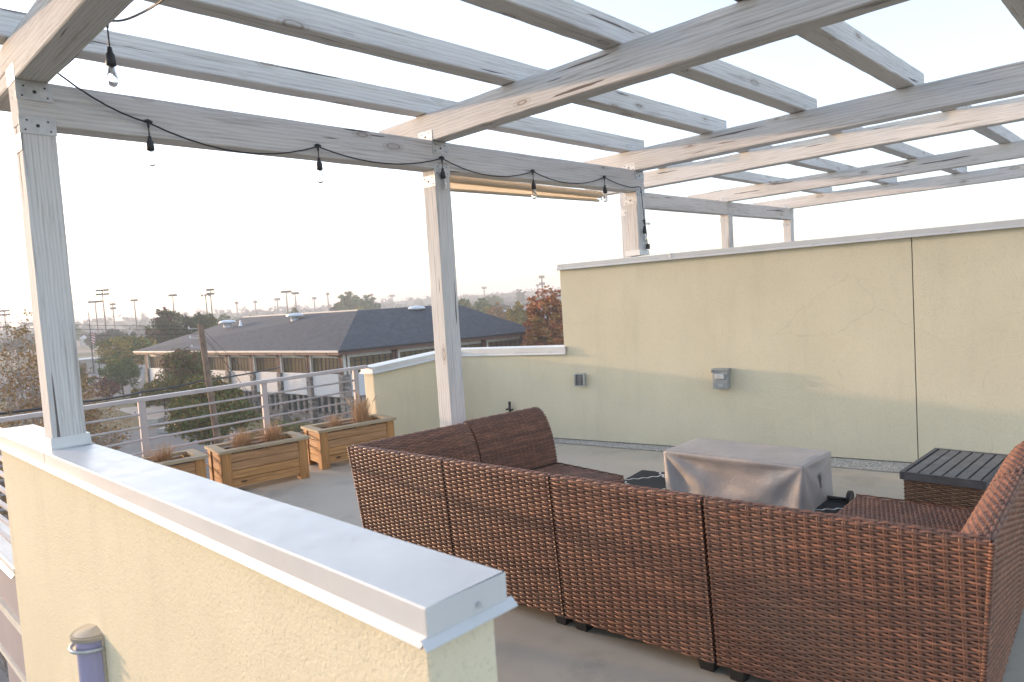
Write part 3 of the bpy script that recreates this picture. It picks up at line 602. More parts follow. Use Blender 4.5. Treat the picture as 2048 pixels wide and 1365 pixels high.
# ------------------------------------------------------------------ covered fire table
cv = MB(); HXc, HYc, HZc = .275, .555, .36; Uu, Vv = 110, 60
per = 2 * (2 * HXc + 2 * HYc)
def rect(t, hx, hy, rr=.03):
    """point and normal on a rounded rectangle, t metres along starting at near-left, running along -x face first"""
    segs = [((-hx, hy), (-hx, -hy), (-1, 0)), ((-hx, -hy), (hx, -hy), (0, -1)), ((hx, -hy), (hx, hy), (1, 0)), ((hx, hy), (-hx, hy), (0, 1))]
    for k, (a, c, n) in enumerate(segs):
        L = math.dist(a, c)
        if t <= L: f = t / L; return (a[0] + (c[0] - a[0]) * f, a[1] + (c[1] - a[1]) * f), n, k, f, L
        t -= L
    return segs[0][0], segs[0][2], 0, 0, 1
NT, NZ = 360, 46; vv = []
rn = np.random.RandomState(4)
for j in range(NZ + 1):
    tz = j / NZ; z = HZc * (1 - tz)
    for i in range(NT):
        (x, y), n, k, f, L = rect(per * i / NT, HXc, HYc); s = f * L; dn = tz * HZc
        def fan(sx, cnt, amp, ph=0):              # folds radiating from a top corner
            r_ = math.hypot(sx, dn); th = math.atan2(dn, max(sx, 1e-4)); return amp * min(1, r_ / .3) * math.exp(-((r_ - .35) / .45) ** 2) * math.cos(cnt * th + ph)
        env = min(1, dn / .05)
        d = fan(s, 9, .024, .5) * math.exp(-(s / .55) ** 2) + fan(L - s, 8, .020, 1.2) * math.exp(-((L - s) / .6) ** 2)
        d += .006 * math.sin(s * 19 + 3 * tz) * tz - .02 * math.sin(math.pi * f) * math.sin(math.pi * min(1, tz * 1.1)) * (1 if k in (0, 2) else .5) 
        d *= env * (.35 if k in (1, 3) else .85); edge = max(0, 1 - dn / .012); d -= .008 * edge
        crn = min(s, L - s); d -= .012 * max(0, 1 - crn / .03) * .5
        vv.append((x + n[0] * d, y + n[1] * d, z - (.0 if j else 0)))
cv.add(vv, [(j * NT + i, j * NT + (i + 1) % NT, (j + 1) * NT + (i + 1) % NT, (j + 1) * NT + i) for j in range(NZ) for i in range(NT)])
tv = []; G1, G2 = 40, 70
for i in range(G1 + 1):
    for j in range(G2 + 1):
        a, c = i / G1 * 2 - 1, j / G2 * 2 - 1; x, y = a * (HXc - .008), c * (HYc - .008)
        e = min(1, min(1 - abs(a), (1 - abs(c)) * 2) / .12)
        z = HZc + .001 + e * (.004 * math.sin(9 * y + 5 * x) * math.sin(14 * x + 2) + .006 * (abs(math.sin(13 * x + 4 * y)) ** 6) * .6 + .004 * (1 - a * a))
        tv.append((x, y, z))
cv.add(tv, [(i * (G2 + 1) + j, (i + 1) * (G2 + 1) + j, (i + 1) * (G2 + 1) + j + 1, i * (G2 + 1) + j + 1) for i in range(G1) for j in range(G2)])
n_ = N('taupe_cover_cloth'); co_ = n_.co('Object'); n_.base(n_.ramp(n_.noise(co_, 2.5, 5), [(.3, (.36, .325, .30)), (.7, (.46, .42, .39))])); n_.bump(n_.noise(co_, 14, 6, .65), .012, .5); n_.bump(n_.noise(co_, 420, 2), .0006, .4)
M['cover'] = n_.set(.5, 0, .45)
o = cv.build('furniture_cover', M['cover'], smooth=True); o.location = (4.17, -1.66, 0); o.rotation_euler = (0, 0, R(.5)); tag(o, 'low box shaped table under a creased taupe fabric cover in front of the sofa', 'cover')
bm = bmesh.new(); bm.from_mesh(o.data); bmesh.ops.recalc_face_normals(bm, faces=bm.faces); bm.to_mesh(o.data); bm.free()
# cover handle flap on the right end
b = MB(); b.box(-.005, -HYc - .022, .15, .075, -HYc - .012, .25); q = b.build('handle_flap', M['cover'], o, bevel=.004)

# rug with zigzag lines and a curled edge
rug = MB(); nx, ny = 26, 44; x0, x1, y0, y1 = 3.0, 4.36, -2.50, -.58; v = []
for i in range(nx + 1):
    for j in range(ny + 1):
        x = x0 + (x1 - x0) * i / nx; y = y0 + (y1 - y0) * j / ny
        z = .010 + .03 * math.exp(-((x - x1) / .16) ** 2) * (.35 + .65 * math.exp(-((y + .85) / .35) ** 2)); v.append((x, y, z))
rug.add(v, [(i * (ny + 1) + j, (i + 1) * (ny + 1) + j, (i + 1) * (ny + 1) + j + 1, i * (ny + 1) + j + 1) for i in range(nx) for j in range(ny)])
n_ = N('black_rug'); cc = n_.n('ShaderNodeTexCoord'); sp = n_.n('ShaderNodeSeparateXYZ'); n_.l(cc.outputs['Object'], sp.inputs[0])
def mth(op, a, c=None, **k):
    x = n_.n('ShaderNodeMath', operation=op)
    for i, q in enumerate((a, c)):
        if q is None: continue
        if isinstance(q, (int, float)): x.inputs[i].default_value = q
        else: n_.l(q, x.inputs[i])
    return x.outputs[0]
def zig(u, w, off):      # wavy line across the rug
    s_ = mth('MULTIPLY', mth('SINE', mth('MULTIPLY', w, 62)), .012); p = mth('ABSOLUTE', mth('SUBTRACT', mth('FRACT', mth('ADD', mth('MULTIPLY', mth('ADD', u, s_), 2.3), off)), .5)); return mth('LESS_THAN', p, .022)
d1 = mth('ADD', sp.outputs[0], mth('MULTIPLY', sp.outputs[1], .8)); d2 = mth('SUBTRACT', sp.outputs[0], mth('MULTIPLY', sp.outputs[1], .8))
ln = mth('MAXIMUM', zig(d1, d2, .2), zig(d2, d1, .1)); n_.base(n_.mix((.022, .026, .028), (.62, .60, .55), ln)); M['rug'] = n_.set(.85)
o = rug.build('outdoor_rug', M['rug'], smooth=True); tag(o, 'black outdoor rug with wavy white lattice lines under the covered table', 'rug')
tl = empty('umbrella_base', (4.33, -2.27, 0), 0, 'black low base bar with a round end cap sticking out beside the cover', 'stand')
b = MB(); b.tube([(0, .25, .035), (0, -.09, .04)], .014, 10); b.build('bar', M['dark'], tl, smooth=True)
b = MB(); b.tube([(.0, -.09, .055), (.0, -.115, .055)], .055, 20); b.build('end_cap', M['dark'], tl, bevel=.003)
# ------------------------------------------------------------------ string lights
def catenary(a, c, sag, n=10):
    a, c = Vector(a), Vector(c); return [a.lerp(c, i / n) - Vector((0, 0, sag * 4 * (i / n) * (1 - i / n))) for i in range(n + 1)]
GY = -.022
def smooth_path(P, n=5):
    P = [P[0]] + P + [P[-1]]; out = []
    for i in range(1, len(P) - 2):
        for k in range(n):
            t = k / n; a, b_, c, d = P[i - 1], P[i], P[i + 1], P[i + 2]; out.append(.5 * ((2 * b_) + (c - a) * t + (2 * a - 5 * b_ + 4 * c - d) * t * t + (3 * b_ - a - 3 * c + d) * t ** 3))
    return out + [P[-2]]

nodes = [(.597, GY, 2.747), (1.649, GY, 2.729), (2.715, GY - .006, 2.752), (3.758, GY, 2.739), (4.802, GY, 2.767)]
sg = empty('string_lights', (0, 0, 2.9), 0, 'black string light cable with clear bulbs swagged along the near pergola', 'string lights')
b = MB(); pts = [Vector((.165, -.86, 2.935)), Vector((.163, -.35, 2.915)), Vector((.17, -.06, 2.93)), Vector((.19, GY, 2.935))]
pts += catenary(pts[-1], nodes[0], .03, 6)[1:]
for i in range(4): pts += catenary(nodes[i], nodes[i + 1], (.10, .075, .085, .08)[i], 10)[1:]
tail = [pts[-1], Vector((5.0, GY, 2.725)), Vector((5.25, GY, 2.70)), Vector((5.385, GY - .004, 2.715)), Vector((5.425, GY - .006, 2.68)), Vector((5.44, GY - .006, 2.50)), Vector((5.455, GY - .008, 2.37)), Vector((5.475, GY - .01, 2.27)), Vector((5.485, GY - .01, 2.10))]; pts += smooth_path(tail, 4)[1:]
b.tube(pts, .0048, 6); part(b, 'cable', M['dark'], sg, smooth=True)
b = MB(); q = [Vector((.165, -.86, 2.935)), Vector((.17, -1.1, 2.87)), Vector((.175, -1.5, 2.83)), Vector((.175, -2.0, 2.86)), Vector((.165, -2.4, 2.94)), Vector((.175, -3.2, 2.83)), Vector((.165, -4, 2.94))]; b.tube(smooth_path(q), .0048, 6); part(b, 'cable', M['dark'], sg, smooth=True)
def bulb(p, cord=.075, tilt=0):
    p = Vector(p); z = p.z
    b = MB(); b.tube([p + Vector((-.022, 0, .004)), p + Vector((0, 0, .010)), p + Vector((.022, 0, .004))], [.007, .011, .007], 8); b.tube([p + Vector((0, 0, .008)), p - Vector((0, 0, .03))], [.010, .005], 8)
    b.tube([p, p - Vector((0, 0, cord))], .0032, 6); c = (p.x, p.y, z - cord)
    b.lathe([(.0, .002), (.009, 0), (.011, -.02), (.018, -.032), (.020, -.055), (.021, -.075), (.017, -.078), (.0, -.078)], c, 14); part(b, 'socket', M['dark'], sg, smooth=True)
    b = MB(); b.lathe([(.013, -.076), (.015, -.09), (.020, -.11), (.0225, -.13), (.021, -.148), (.015, -.160), (.007, -.165), (0, -.166)], c, 16); g_ = part(b, 'bulb', M['glassb'], sg, smooth=True)
    b = MB(); b.tube([(c[0] - .004, c[1], c[2] - .08), (c[0] - .006, c[1], c[2] - .14), (c[0] + .006, c[1], c[2] - .14), (c[0] + .004, c[1], c[2] - .08)], .0012, 5); f_ = b.build('filament', M['galv'], g_)
for p in nodes: bulb(p)
bulb((.165, -.86, 2.935), .11)
bulb((5.428, GY - .02, 2.36), .05)
b = MB(); b.box(5.468, GY - .03, 2.07, 5.502, GY - .0, 2.125); part(b, 'plug', M['dark'], sg, bevel=.004)
b = MB(); b.box(5.475, GY - .012, 2.325, 5.56, GY - .011, 2.35); part(b, 'cable_tag', M['coping'], sg)
# roller shade behind the girder
rsd = empty('roller_shade', (4, .25, 2.65), 0, 'beige roller sun shade rolled up behind the girder between two posts', 'shade')
b = MB(); b.tube([(2.83, .25, 2.668), (5.09, .25, 2.655)], .034, 14); part(b, 'roll', M['shade'], rsd, smooth=True)
b = MB(); b.box(2.84, .246, 2.585, 5.03, .248, 2.655); part(b, 'sheer_fabric', M['shade_t'], rsd)
b = MB(); b.tube([(2.83, .247, 2.572), (5.05, .247, 2.592)], .014, 10); part(b, 'bottom_bar', M['shade'], rsd, smooth=True)
b = MB(); b.tube([(5.09, .25, 2.655), (5.115, .25, 2.655)], .016, 10); b.lathe([(.009, 0), (.012, .003), (.009, .006)], (5.11, .25, 2.60), 12); b.tube([(5.11, .25, 2.65), (5.11, .25, 2.605)], .004, 6); part(b, 'end_bracket', M['steel'], rsd)

# ------------------------------------------------------------------ wall boxes, tap, sconce
def onwall(y, z): return Vector((wl(y), y, z))
wa = math.atan2(wd.y, wd.x)
db = empty('electrical_disconnect', tuple(onwall(-.81, .73)), wa, 'grey metal disconnect box with hinged cover mounted on the tall wall', 'electrical box')   # local x runs along the wall, local y points off the deck
b = MB(); b.box(-.075, -.085, -.10, .075, .0, .085); b.build('box', M['greybox'], db, bevel=.006)
b = MB(); b.box(-.083, -.095, .083, .083, .0, .10); b.box(-.083, -.095, .06, -.0765, 0, .083); b.box(.0765, -.095, .06, .083, 0, .083); b.build('hood', M['greybox'], db, bevel=.004)
b = MB(); b.box(-.048, -.105, .0, .048, -.086, .05); b.build('handle', M['galv'], db, bevel=.008)
b = MB(); b.box(-.025, -.0875, -.062, .025, -.0855, -.056); b.box(-.018, -.0875, -.072, .03, -.0855, -.067); b.build('embossed_mark', M['galv'], db)
ob_ = empty('weatherproof_outlet', tuple(onwall(.755, .695)), wa, 'small outlet in a clear flip-up weather cover on the wall left of the disconnect box', 'outlet')
b = MB(); b.box(-.055, -.045, -.065, .055, 0, .07); b.build('back_box', M['greybox'], ob_, bevel=.006)
b = MB(); b.box(-.058, -.06, .058, .058, -.045, .072); b.box(-.058, -.06, -.068, .058, -.045, -.058); b.box(-.058, -.06, -.058, -.048, -.045, .058); b.box(.048, -.06, -.058, .058, -.045, .058); b.build('cover_frame', M['galv'], ob_)
b = MB(); b.box(-.018, -.05, -.035, .018, -.0455, .035); b.build('receptacle', M['greybox'], ob_)
b = MB(); b.box(-.056, -.085, -.066, .05, -.062, .068); b.build('clear_cover', M['glassb'], ob_, bevel=.01)
tp = empty('hose_tap', tuple(onwall(1.71, .34)), wa, 'small black hose tap sticking up behind the sofa arm', 'tap')
b = MB(); b.tube([(0, 0, -.02), (0, -.07, -.02)], .012, 8); b.tube([(0, -.06, -.05), (0, -.06, .05)], .015, 8); b.tube([(0, -.06, .0), (-.05, -.07, -.01)], .01, 8); b.build('valve_body', M['dark'], tp, smooth=True)
b = MB(); b.box(-.012, -.068, .05, .014, -.05, .085); b.build('handle', M['dark'], tp, bevel=.003)
sc = empty('wall_sconce', (-.04, -.60, .1), math.pi / 2, 'half round wall light with frosted lilac lens and two metal bands on the parapet', 'wall light')   # local y points out of the wall (-X)
SZ = .185; hw = .095; dp = .105
def half(r_x, r_y, n=16): return [(r_x * math.cos(math.pi * i / n), r_y * math.sin(math.pi * i / n)) for i in range(n + 1)]
b = MB(); b.box(-hw - .004, 0, -.30, hw + .004, .012, SZ - .012); b.build('back_plate', M['sconce'], sc, bevel=.003)
b = MB(); b.prism(half(hw - .014, dp - .018), -.29, SZ - .014); b.build('lens', M['lens'], sc, smooth=False)
b = MB(); b.prism(half(hw + .006, dp), SZ - .016, SZ); b.add([(x * .9, y * .9, SZ + .002) for x, y in half(hw, dp)] + [(0, .0, SZ + .02)], [(i, i + 1, 17) for i in range(16)]); b.build('top_cap', M['sconce'], sc)
for zz in (SZ - .055, -.19): b = MB(); b.tube([(x, y + .004, zz) for x, y in half(hw + .004, dp + .0)], .0085, 8); b.build('band', M['galv'], sc, smooth=True)

# ------------------------------------------------------------------ the land
L0 = 0
b = MB(); n = 26; v = [(-900 + 3200 * i / n, -900 + 3200 * j / n, GZ - .02) for i in range(n + 1) for j in range(n + 1)]
b.add(v, [(i * (n + 1) + j, (i + 1) * (n + 1) + j, (i + 1) * (n + 1) + j + 1, i * (n + 1) + j + 1) for i in range(n) for j in range(n)]); tag(b.build('ground', M['grass']), 'dull grass ground stretching to the horizon', kind='structure')
def patch(name, px, mat, dz, label):
    m = MB(); pts = [onz(u, v, GZ + dz) for u, v in px]; m.poly([tuple(p) for p in pts]); o = m.build(name, mat)
    bm = bmesh.new(); bm.from_mesh(o.data)
    for f in bm.faces:
        if f.normal.z < 0: f.normal_flip()
    bm.to_mesh(o.data); bm.free(); tag(o, label, kind='structure')
    return o
def wpatch(name, pts, mat, dz, label):
    m = MB(); m.poly([(x, y, GZ + dz) for x, y in pts]); o = m.build(name, mat); tag(o, label, kind='structure'); return o
wpatch('street', [(-60, 3), (110, 3), (110, 47), (60, 47), (33, 50), (29, 74), (-60, 96)], M['asphalt'], .0, 'worn grey asphalt street and car park below the terrace')
patch('car_park', [(-40, 806), (285, 792), (292, 722), (160, 735), (-40, 748)], M['asphalt'], .01, 'pale asphalt car park with trees beyond the fence')
patch('sidewalk', [(228, 818), (345, 806), (470, 840), (470, 880), (330, 852), (272, 832)], M['concrete'], .02, 'pale concrete sidewalk in front of the shingled building')
patch('kerb_bed', [(-20, 832), (230, 812), (262, 800), (-20, 826)], M['dry'], .03, 'gravel planting bed along the low pipe fence')
patch('sports_field', [(-60, 716), (300, 700), (300, 676), (-60, 690)], M['track'], .02, 'bare brown infield of the sports ground')
patch('sports_field', [(-60, 688), (330, 674), (330, 664), (-60, 676)], M['dry'], .02, 'dry straw coloured outfield of the sports ground')
patch('sports_field', [(-60, 708), (180, 700), (300, 694), (300, 690), (-60, 700)], M['grass'], .03, 'green strip of turf on the sports ground')
m = MB()
for off in (0, .35):
    p = [(1.2 + off * .95, 15.5 + off * .3 * 0), (7.0 + off, 36 + off * 0)]
A_, B_ = onz(0, 1300, GZ), onz(40, 1337, GZ); d_ = (onz(42, 1282, GZ) - onz(0, 1300, GZ)).normalized(); 
for k in (0, 1):
    p = onz(0, 1298 + 12 * k, GZ); s_ = Vector((-d_.y, d_.x, 0)) * .06; a_, c_ = p - d_ * 18, p + d_ * 30
    m.poly([(a_.x - s_.x, a_.y - s_.y, GZ + .012), (c_.x - s_.x, c_.y - s_.y, GZ + .012), (c_.x + s_.x, c_.y + s_.y, GZ + .012), (a_.x + s_.x, a_.y + s_.y, GZ + .012)])
tag(m.build('road_marking', M['roadline']), 'double yellow centre line on the street below', kind='structure')
m = MB()
for k in range(7):
    u = 195 + k * 22; a_, c_ = onz(u, 762 - k, GZ), onz(u - 10, 772 - k, GZ); s_ = Vector((.08, .03, 0)); m.poly([tuple(a_ - s_ + Vector((0, 0, .03))), tuple(a_ + s_ + Vector((0, 0, .03))), tuple(c_ + s_ + Vector((0, 0, .03))), tuple(c_ - s_ + Vector((0, 0, .03)))])
tag(m.build('parking_lines', M['whiteline']), 'white bay lines in the far car park', kind='structure')
# tarry cracks in the street
# hills
b = MB(); nu, nv = 60, 10; v = []; hr = np.random.RandomState(3)
hts = np.convolve(hr.rand(nu + 9), np.ones(8) / 8, 'same')[:nu + 1]
for i in range(nu + 1):
    az = R(-2 + 94 * i / nu)
    for j in range(nv + 1):
        d = 620 + 700 * j / nv; h = (1 - math.cos(math.pi * min(1, j / nv * 1.6))) / 2 * (15 + 12 * (hts[i] - .5) + 4 * (1 - i / nu)); v.append((CAM[0] + d * math.cos(az), CAM[1] + d * math.sin(az), GZ - .3 + h))
b.add(v, [(i * (nv + 1) + j, (i + 1) * (nv + 1) + j, (i + 1) * (nv + 1) + j + 1, i * (nv + 1) + j + 1) for i in range(nu) for j in range(nv)])
o = b.build('hills', M['grass'], smooth=True); tag(o, 'low far hills on the horizon', kind='structure')
bm = bmesh.new(); bm.from_mesh(o.data); bmesh.ops.recalc_face_normals(bm, faces=bm.faces); 
if sum(f.normal.z for f in bm.faces) < 0: bmesh.ops.reverse_faces(bm, faces=bm.faces)
bm.to_mesh(o.data); bm.free()

# ------------------------------------------------------------------ trees
LM = {
 'green': leaf_mat('leaves_green', [(.055, .095, .026), (.095, .15, .036), (.14, .19, .048)]),
 'dark': leaf_mat('leaves_dark', [(.042, .068, .024), (.08, .11, .035), (.12, .12, .042)]),
 'yellow': leaf_mat('leaves_yellow', [(.16, .16, .035), (.30, .23, .045), (.38, .25, .05)]),
 'mixed': leaf_mat('leaves_turning', [(.075, .12, .032), (.125, .165, .04), (.27, .15, .045), (.095, .14, .036)]),
 'red': leaf_mat('leaves_red', [(.28, .085, .04), (.44, .14, .055), (.52, .23, .075), (.24, .16, .05)]),
 'maroon': leaf_mat('leaves_maroon', [(.11, .05, .036), (.19, .08, .05), (.24, .12, .07)]),
 'orange': leaf_mat('leaves_orange', [(.28, .13, .035), (.38, .20, .045), (.14, .13, .04)]),
 'rust': leaf_mat('leaves_rust', [(.32, .19, .075), (.44, .24, .10), (.24, .21, .08), (.36, .19, .09)]),
 'grey': leaf_mat('leaves_far', [(.06, .075, .045), (.09, .10, .055), (.13, .12, .07)])}
def leaves(mb, cents, rad, per, size, rs, flat=.6):
    n = len(cents) * per; c = np.repeat(cents, per, 0); r_ = np.repeat(rad, per)
    d = rs.normal(size=(n, 3)); d /= np.linalg.norm(d, axis=1)[:, None]; p = c + d * (r_ * rs.rand(n) ** .45)[:, None] * np.array([1, 1, .8])
    a = rs.normal(size=(n, 3)); a[:, 2] *= flat; a /= np.linalg.norm(a, axis=1)[:, None]; q = np.cross(a, rs.normal(size=(n, 3))); q /= np.linalg.norm(q, axis=1)[:, None]
    s_ = size * (.5 + rs.rand(n))[:, None]; V = np.stack([p - a * s_, p - q * s_ * .55, p + a * s_, p + q * s_ * .55], 1).reshape(-1, 3)
    mb.addq(V, np.arange(n * 4).reshape(-1, 4))
def crown_clumps(rs, rx, rzz, n, shape='round'):
    d = rs.normal(size=(n, 3)); d /= np.linalg.norm(d, axis=1)[:, None]; k = rs.rand(n) ** .4 * .82
    c = d * k[:, None]; lump = 1 + .22 * np.sin(3 * np.arctan2(d[:, 1], d[:, 0]) + rs.rand() * 6) * (1 - np.abs(d[:, 2])) + .12 * np.sin(5 * d[:, 2] + rs.rand() * 6); c *= lump[:, None]
    if shape == 'cone': f = np.clip(.62 - .55 * c[:, 2], .12, 1.1); c[:, 0] *= f; c[:, 1] *= f
    if shape == 'vase': f = np.clip(.75 + .35 * c[:, 2], .3, 1.1); c[:, 0] *= f; c[:, 1] *= f
    return c * np.array([rx, rx, rzz])
def make_tree(name, loc, H, rx, rzz, mat, seed, nc=60, per=60, size=.16, trunk=.14, shape='round', bark='bark', extra=None, limb=True, clump=.26):
    rs = np.random.RandomState(seed); g = empty(name, loc); cz = H - rzz
    cc = crown_clumps(rs, rx, rzz, nc, shape); cc[:, 2] += cz; cc[:, 2] = np.maximum(cc[:, 2], cz - rzz * .92)
    rad = clump * min(rx, rzz) * (.6 + .7 * rs.rand(nc))
    b = MB(); top = H - rzz * .6; lean = rs.normal(size=2) * .02 * H
    b.tube([(0, 0, -.1), (0, 0, .3), (lean[0] * .5, lean[1] * .5, top * .5), (lean[0], lean[1], top)], [trunk * 1.5, trunk, trunk * .8, trunk * .3], 7)
    if limb:
        for i in rs.choice(nc, min(nc, 14), replace=False):
            s_ = max(.35, (cz - rzz * .7) / max(top, .1)) + rs.rand() * .4; s_ = min(s_, .95); st_ = Vector((lean[0] * s_, lean[1] * s_, top * s_)); en = Vector(cc[i]); mid = st_.lerp(en, .5) + Vector((0, 0, -.06 * rx)); b.tube([st_, mid, en], [trunk * .4, trunk * .25, trunk * .08], 5)
    b.build('trunk', M[bark], g)
    b = MB(); leaves(b, cc, rad, per, size, rs); b.build('crown', LM[mat], g)
    if extra:
        m2, frac, zlo = extra; sel = cc[(cc[:, 2] - cz) / rzz > zlo]; 
        if len(sel): b = MB(); leaves(b, sel[:max(1, int(len(sel) * frac))] * np.array([1.05, 1.05, 1.02]), np.full(max(1, int(len(sel) * frac)), rad.mean()), per, size, rs); b.build('turning_leaves', LM[m2], g)
    return g
def px_tree(name, u, vtop, vbase, wpx, mat, label, seed, low=None, **k):
    """tree whose trunk meets the street at photo row vbase"""
    p = onz(u, vbase, GZ); d = (p - Vector(CAM)); dep = -(Matrix(rot).transposed() @ d).z; sc_ = dep / FPX; Ht = (vbase - vtop) * sc_; rx = wpx * sc_ / 2
    lo = (vbase - (low or (vbase - (vbase - vtop) * .22))) * sc_; rzz = (Ht - lo) / 2
    o = make_tree(name, (p.x, p.y, GZ), Ht, rx, rzz, mat, seed, **k); tag(o, label, 'tree'); return o
px_tree('street_tree', 248, 708, 796, 84, 'green', 'round dark green tree at the edge of the car park, left of the shingled building', 1, low=784, nc=90, per=70, size=.17, extra=('yellow', .25, .3))
px_tree('street_tree', 262, 662, 770, 120, 'yellow', 'broad yellow green autumn tree behind the round dark green one', 2, low=755, nc=90, per=60, size=.24, extra=('green', .5, -.2))
px_tree('street_tree', 214, 752, 806, 62, 'maroon', 'small maroon leaved tree beside the round green tree', 3, low=801, nc=60, per=50, size=.15, limb=True)
px_tree('street_tree', 162, 728, 806, 58, 'mixed', 'small tree turning orange partly behind the left pergola post', 4, low=796, nc=60, per=60, size=.16, extra=('orange', .4, .1))
px_tree('street_tree', 345, 612, 752, 95, 'dark', 'tall dark tree with brownish crown behind the left end of the grey roof', 5, low=735, nc=110, per=60, size=.30, extra=('maroon', .2, .0))
px_tree('street_tree', 398, 607, 750, 90, 'dark', 'tallest dark green tree behind the left end of the grey roof', 6, low=735, nc=110, per=60, size=.30)
px_tree('street_tree', 428, 622, 748, 42, 'mixed', 'narrow olive tree at the right edge of the dark tree group', 7, low=735, nc=50, per=50, size=.3)
px_tree('street_tree', 305, 650, 756, 60, 'yellow', 'low golden tree in front of the dark tree group', 8, low=740, nc=60, per=50, size=.26, extra=('green', .4, -.5))
px_tree('street_tree', 384, 694, 846, 104, 'mixed', 'tall turning tree close in front of the white panelled facade', 9, low=806, nc=150, per=75, size=.13, extra=('maroon', .5, .1), trunk=.12)
px_tree('street_tree', 332, 750, 836, 120, 'mixed', 'low leaning green tree left of the utility pole with a dark trunk', 10, low=822, nc=110, per=75, size=.14, extra=('orange', .25, .1), trunk=.10)
px_tree('street_tree', 430, 748, 930, 180, 'mixed', 'large full green tree behind the railing under the utility pole', 11, low=900, nc=260, per=95, size=.12, extra=('orange', .15, .3), trunk=.13)
px_tree('street_tree', 1104, 570, 800, 112, 'red', 'red maple with upright crown right of the grey roof', 12, low=760, nc=230, per=75, size=.16, extra=('orange', .2, -.9), clump=.2)
px_tree('street_tree', 1040, 598, 700, 66, 'yellow', 'golden tree just left of the red maple', 13, low=690, nc=70, per=60, size=.3)
px_tree('street_tree', 1000, 599, 680, 50, 'orange', 'rounded orange yellow tree behind the right slope of the grey roof', 14, low=672, nc=60, per=55, size=.34)
px_tree('street_tree', 975, 604, 672, 44, 'yellow', 'low yellow tree behind the right slope of the grey roof', 15, low=666, nc=50, per=50, size=.36, extra=('green', .5, -.5))
px_tree('street_tree', 932, 592, 672, 38, 'green', 'olive green tree beside the middle pergola post', 16, low=664, nc=110, per=50, size=.36, extra=('yellow', .3, 0))
px_tree('street_tree', 590, 610, 690, 52, 'mixed', 'olive tree rising behind the ridge of the grey roof next to a dome vent', 17, low=684, nc=60, per=50, size=.34)
px_tree('street_tree', 718, 611, 672, 46, 'yellow', 'yellow tree tip just above the ridge of the grey roof', 18, low=664, nc=40, per=50, size=.36)
px_tree('street_tree', 515, 627, 700, 44, 'green', 'green tree tip above the ridge between two dome vents', 19, low=690, nc=40, per=50, size=.34)
px_tree('street_tree', 1046, 625, 690, 26, 'dark', 'small dark conifer between the golden tree and the roof', 20, low=684, nc=30, per=50, size=.25, shape='cone')
px_tree('street_tree', 1056, 604, 660, 14, 'maroon', 'small dark red tree in front of the pale distant roof', 21, low=655, nc=20, per=40, size=.3)
# big twiggy shrub at the far left, close to the terrace
def twig_tree(loc, H, spread, label, seed, mat='orange'):
    rs = np.random.RandomState(seed); g = empty('ornamental_tree', loc, 0, label, 'tree'); b = MB(); tips = []
    for i in range(120):
        a = rs.rand() * 6.283; k = rs.rand() ** .7; r = spread * k; hh = H * (.62 + .38 * (1 - k * k) + .05 * rs.randn()); st_ = np.array([math.cos(a) * .15, math.sin(a) * .15, .4 + rs.rand() * H * .25]); en = np.array([math.cos(a) * r, math.sin(a) * r, hh])
        md = st_ * .5 + en * .5 + np.array([math.cos(a), math.sin(a), 0]) * r * -.12; b.tube([tuple(st_), tuple(md), tuple(en)], [.035, .02, .005], 4); tips.append(en); tips.append(md * .35 + en * .65)
        for _ in range(5):
            t = .35 + .6 * rs.rand(); p = md * (1 - t) + en * t; e2 = p + np.array([rs.randn() * .35, rs.randn() * .35, .5 + rs.rand() * .5]); b.tube([tuple(p), tuple(e2)], [.011, .003], 3); tips.append(e2)
    b.tube([(0, 0, -.2), (0, 0, H * .3)], [.13, .09], 7); b.build('branches', M['palebark'], g)
    T = np.array(tips); b = MB(); leaves(b, T[T[:, 2] > H * .42], np.full(int((T[:, 2] > H * .42).sum()), .30), 11, .055, rs); b.build('crown', LM[mat], g)
    return g
p = at(45, 760, 33); twig_tree((p.x, p.y, GZ), 10.6, 3.1, 'twiggy tree with pale branches and brown orange leaves at the left edge', 31, 'rust')
p = at(150, 800, 37); twig_tree((p.x, p.y, GZ), 7.9, 2.1, 'lower twiggy tree with pale branches behind the foot of the left post', 32, 'rust')
p = at(-30, 850, 27); twig_tree((p.x, p.y, GZ), 7.6, 2.6, 'bare twiggy tree seen through the railing at the left edge', 33, 'rust')
# shrubs at the foot of the shingled building
for i, (u, v, w, mt, lb) in enumerate([(560, 868, 60, 'green', 'green shrub bed under the ground floor windows'), (610, 868, 60, 'mixed', 'turning shrub below the stone piers'), (285, 812, 26, 'dark', 'small dark shrub at the left corner of the building'), (500, 880, 60, 'mixed', 'spreading shrub right of the big green tree'), (597, 842, 16, 'yellow', 'tall light green shrub against the stone wall')]):
    p = onz(u, v, GZ); rs = np.random.RandomState(50 + i); sc_ = -(Matrix(rot).transposed() @ (p - Vector(CAM))).z / FPX; r = w * sc_ / 2; cc = crown_clumps(rs, r, r * .45, 30); cc[:, 2] += r * .3
    b = MB(); leaves(b, cc, np.full(30, r * .35), 60, .09, rs); o = b.build('shrub', LM[mt]); o.location = p; tag(o, lb, 'shrub')
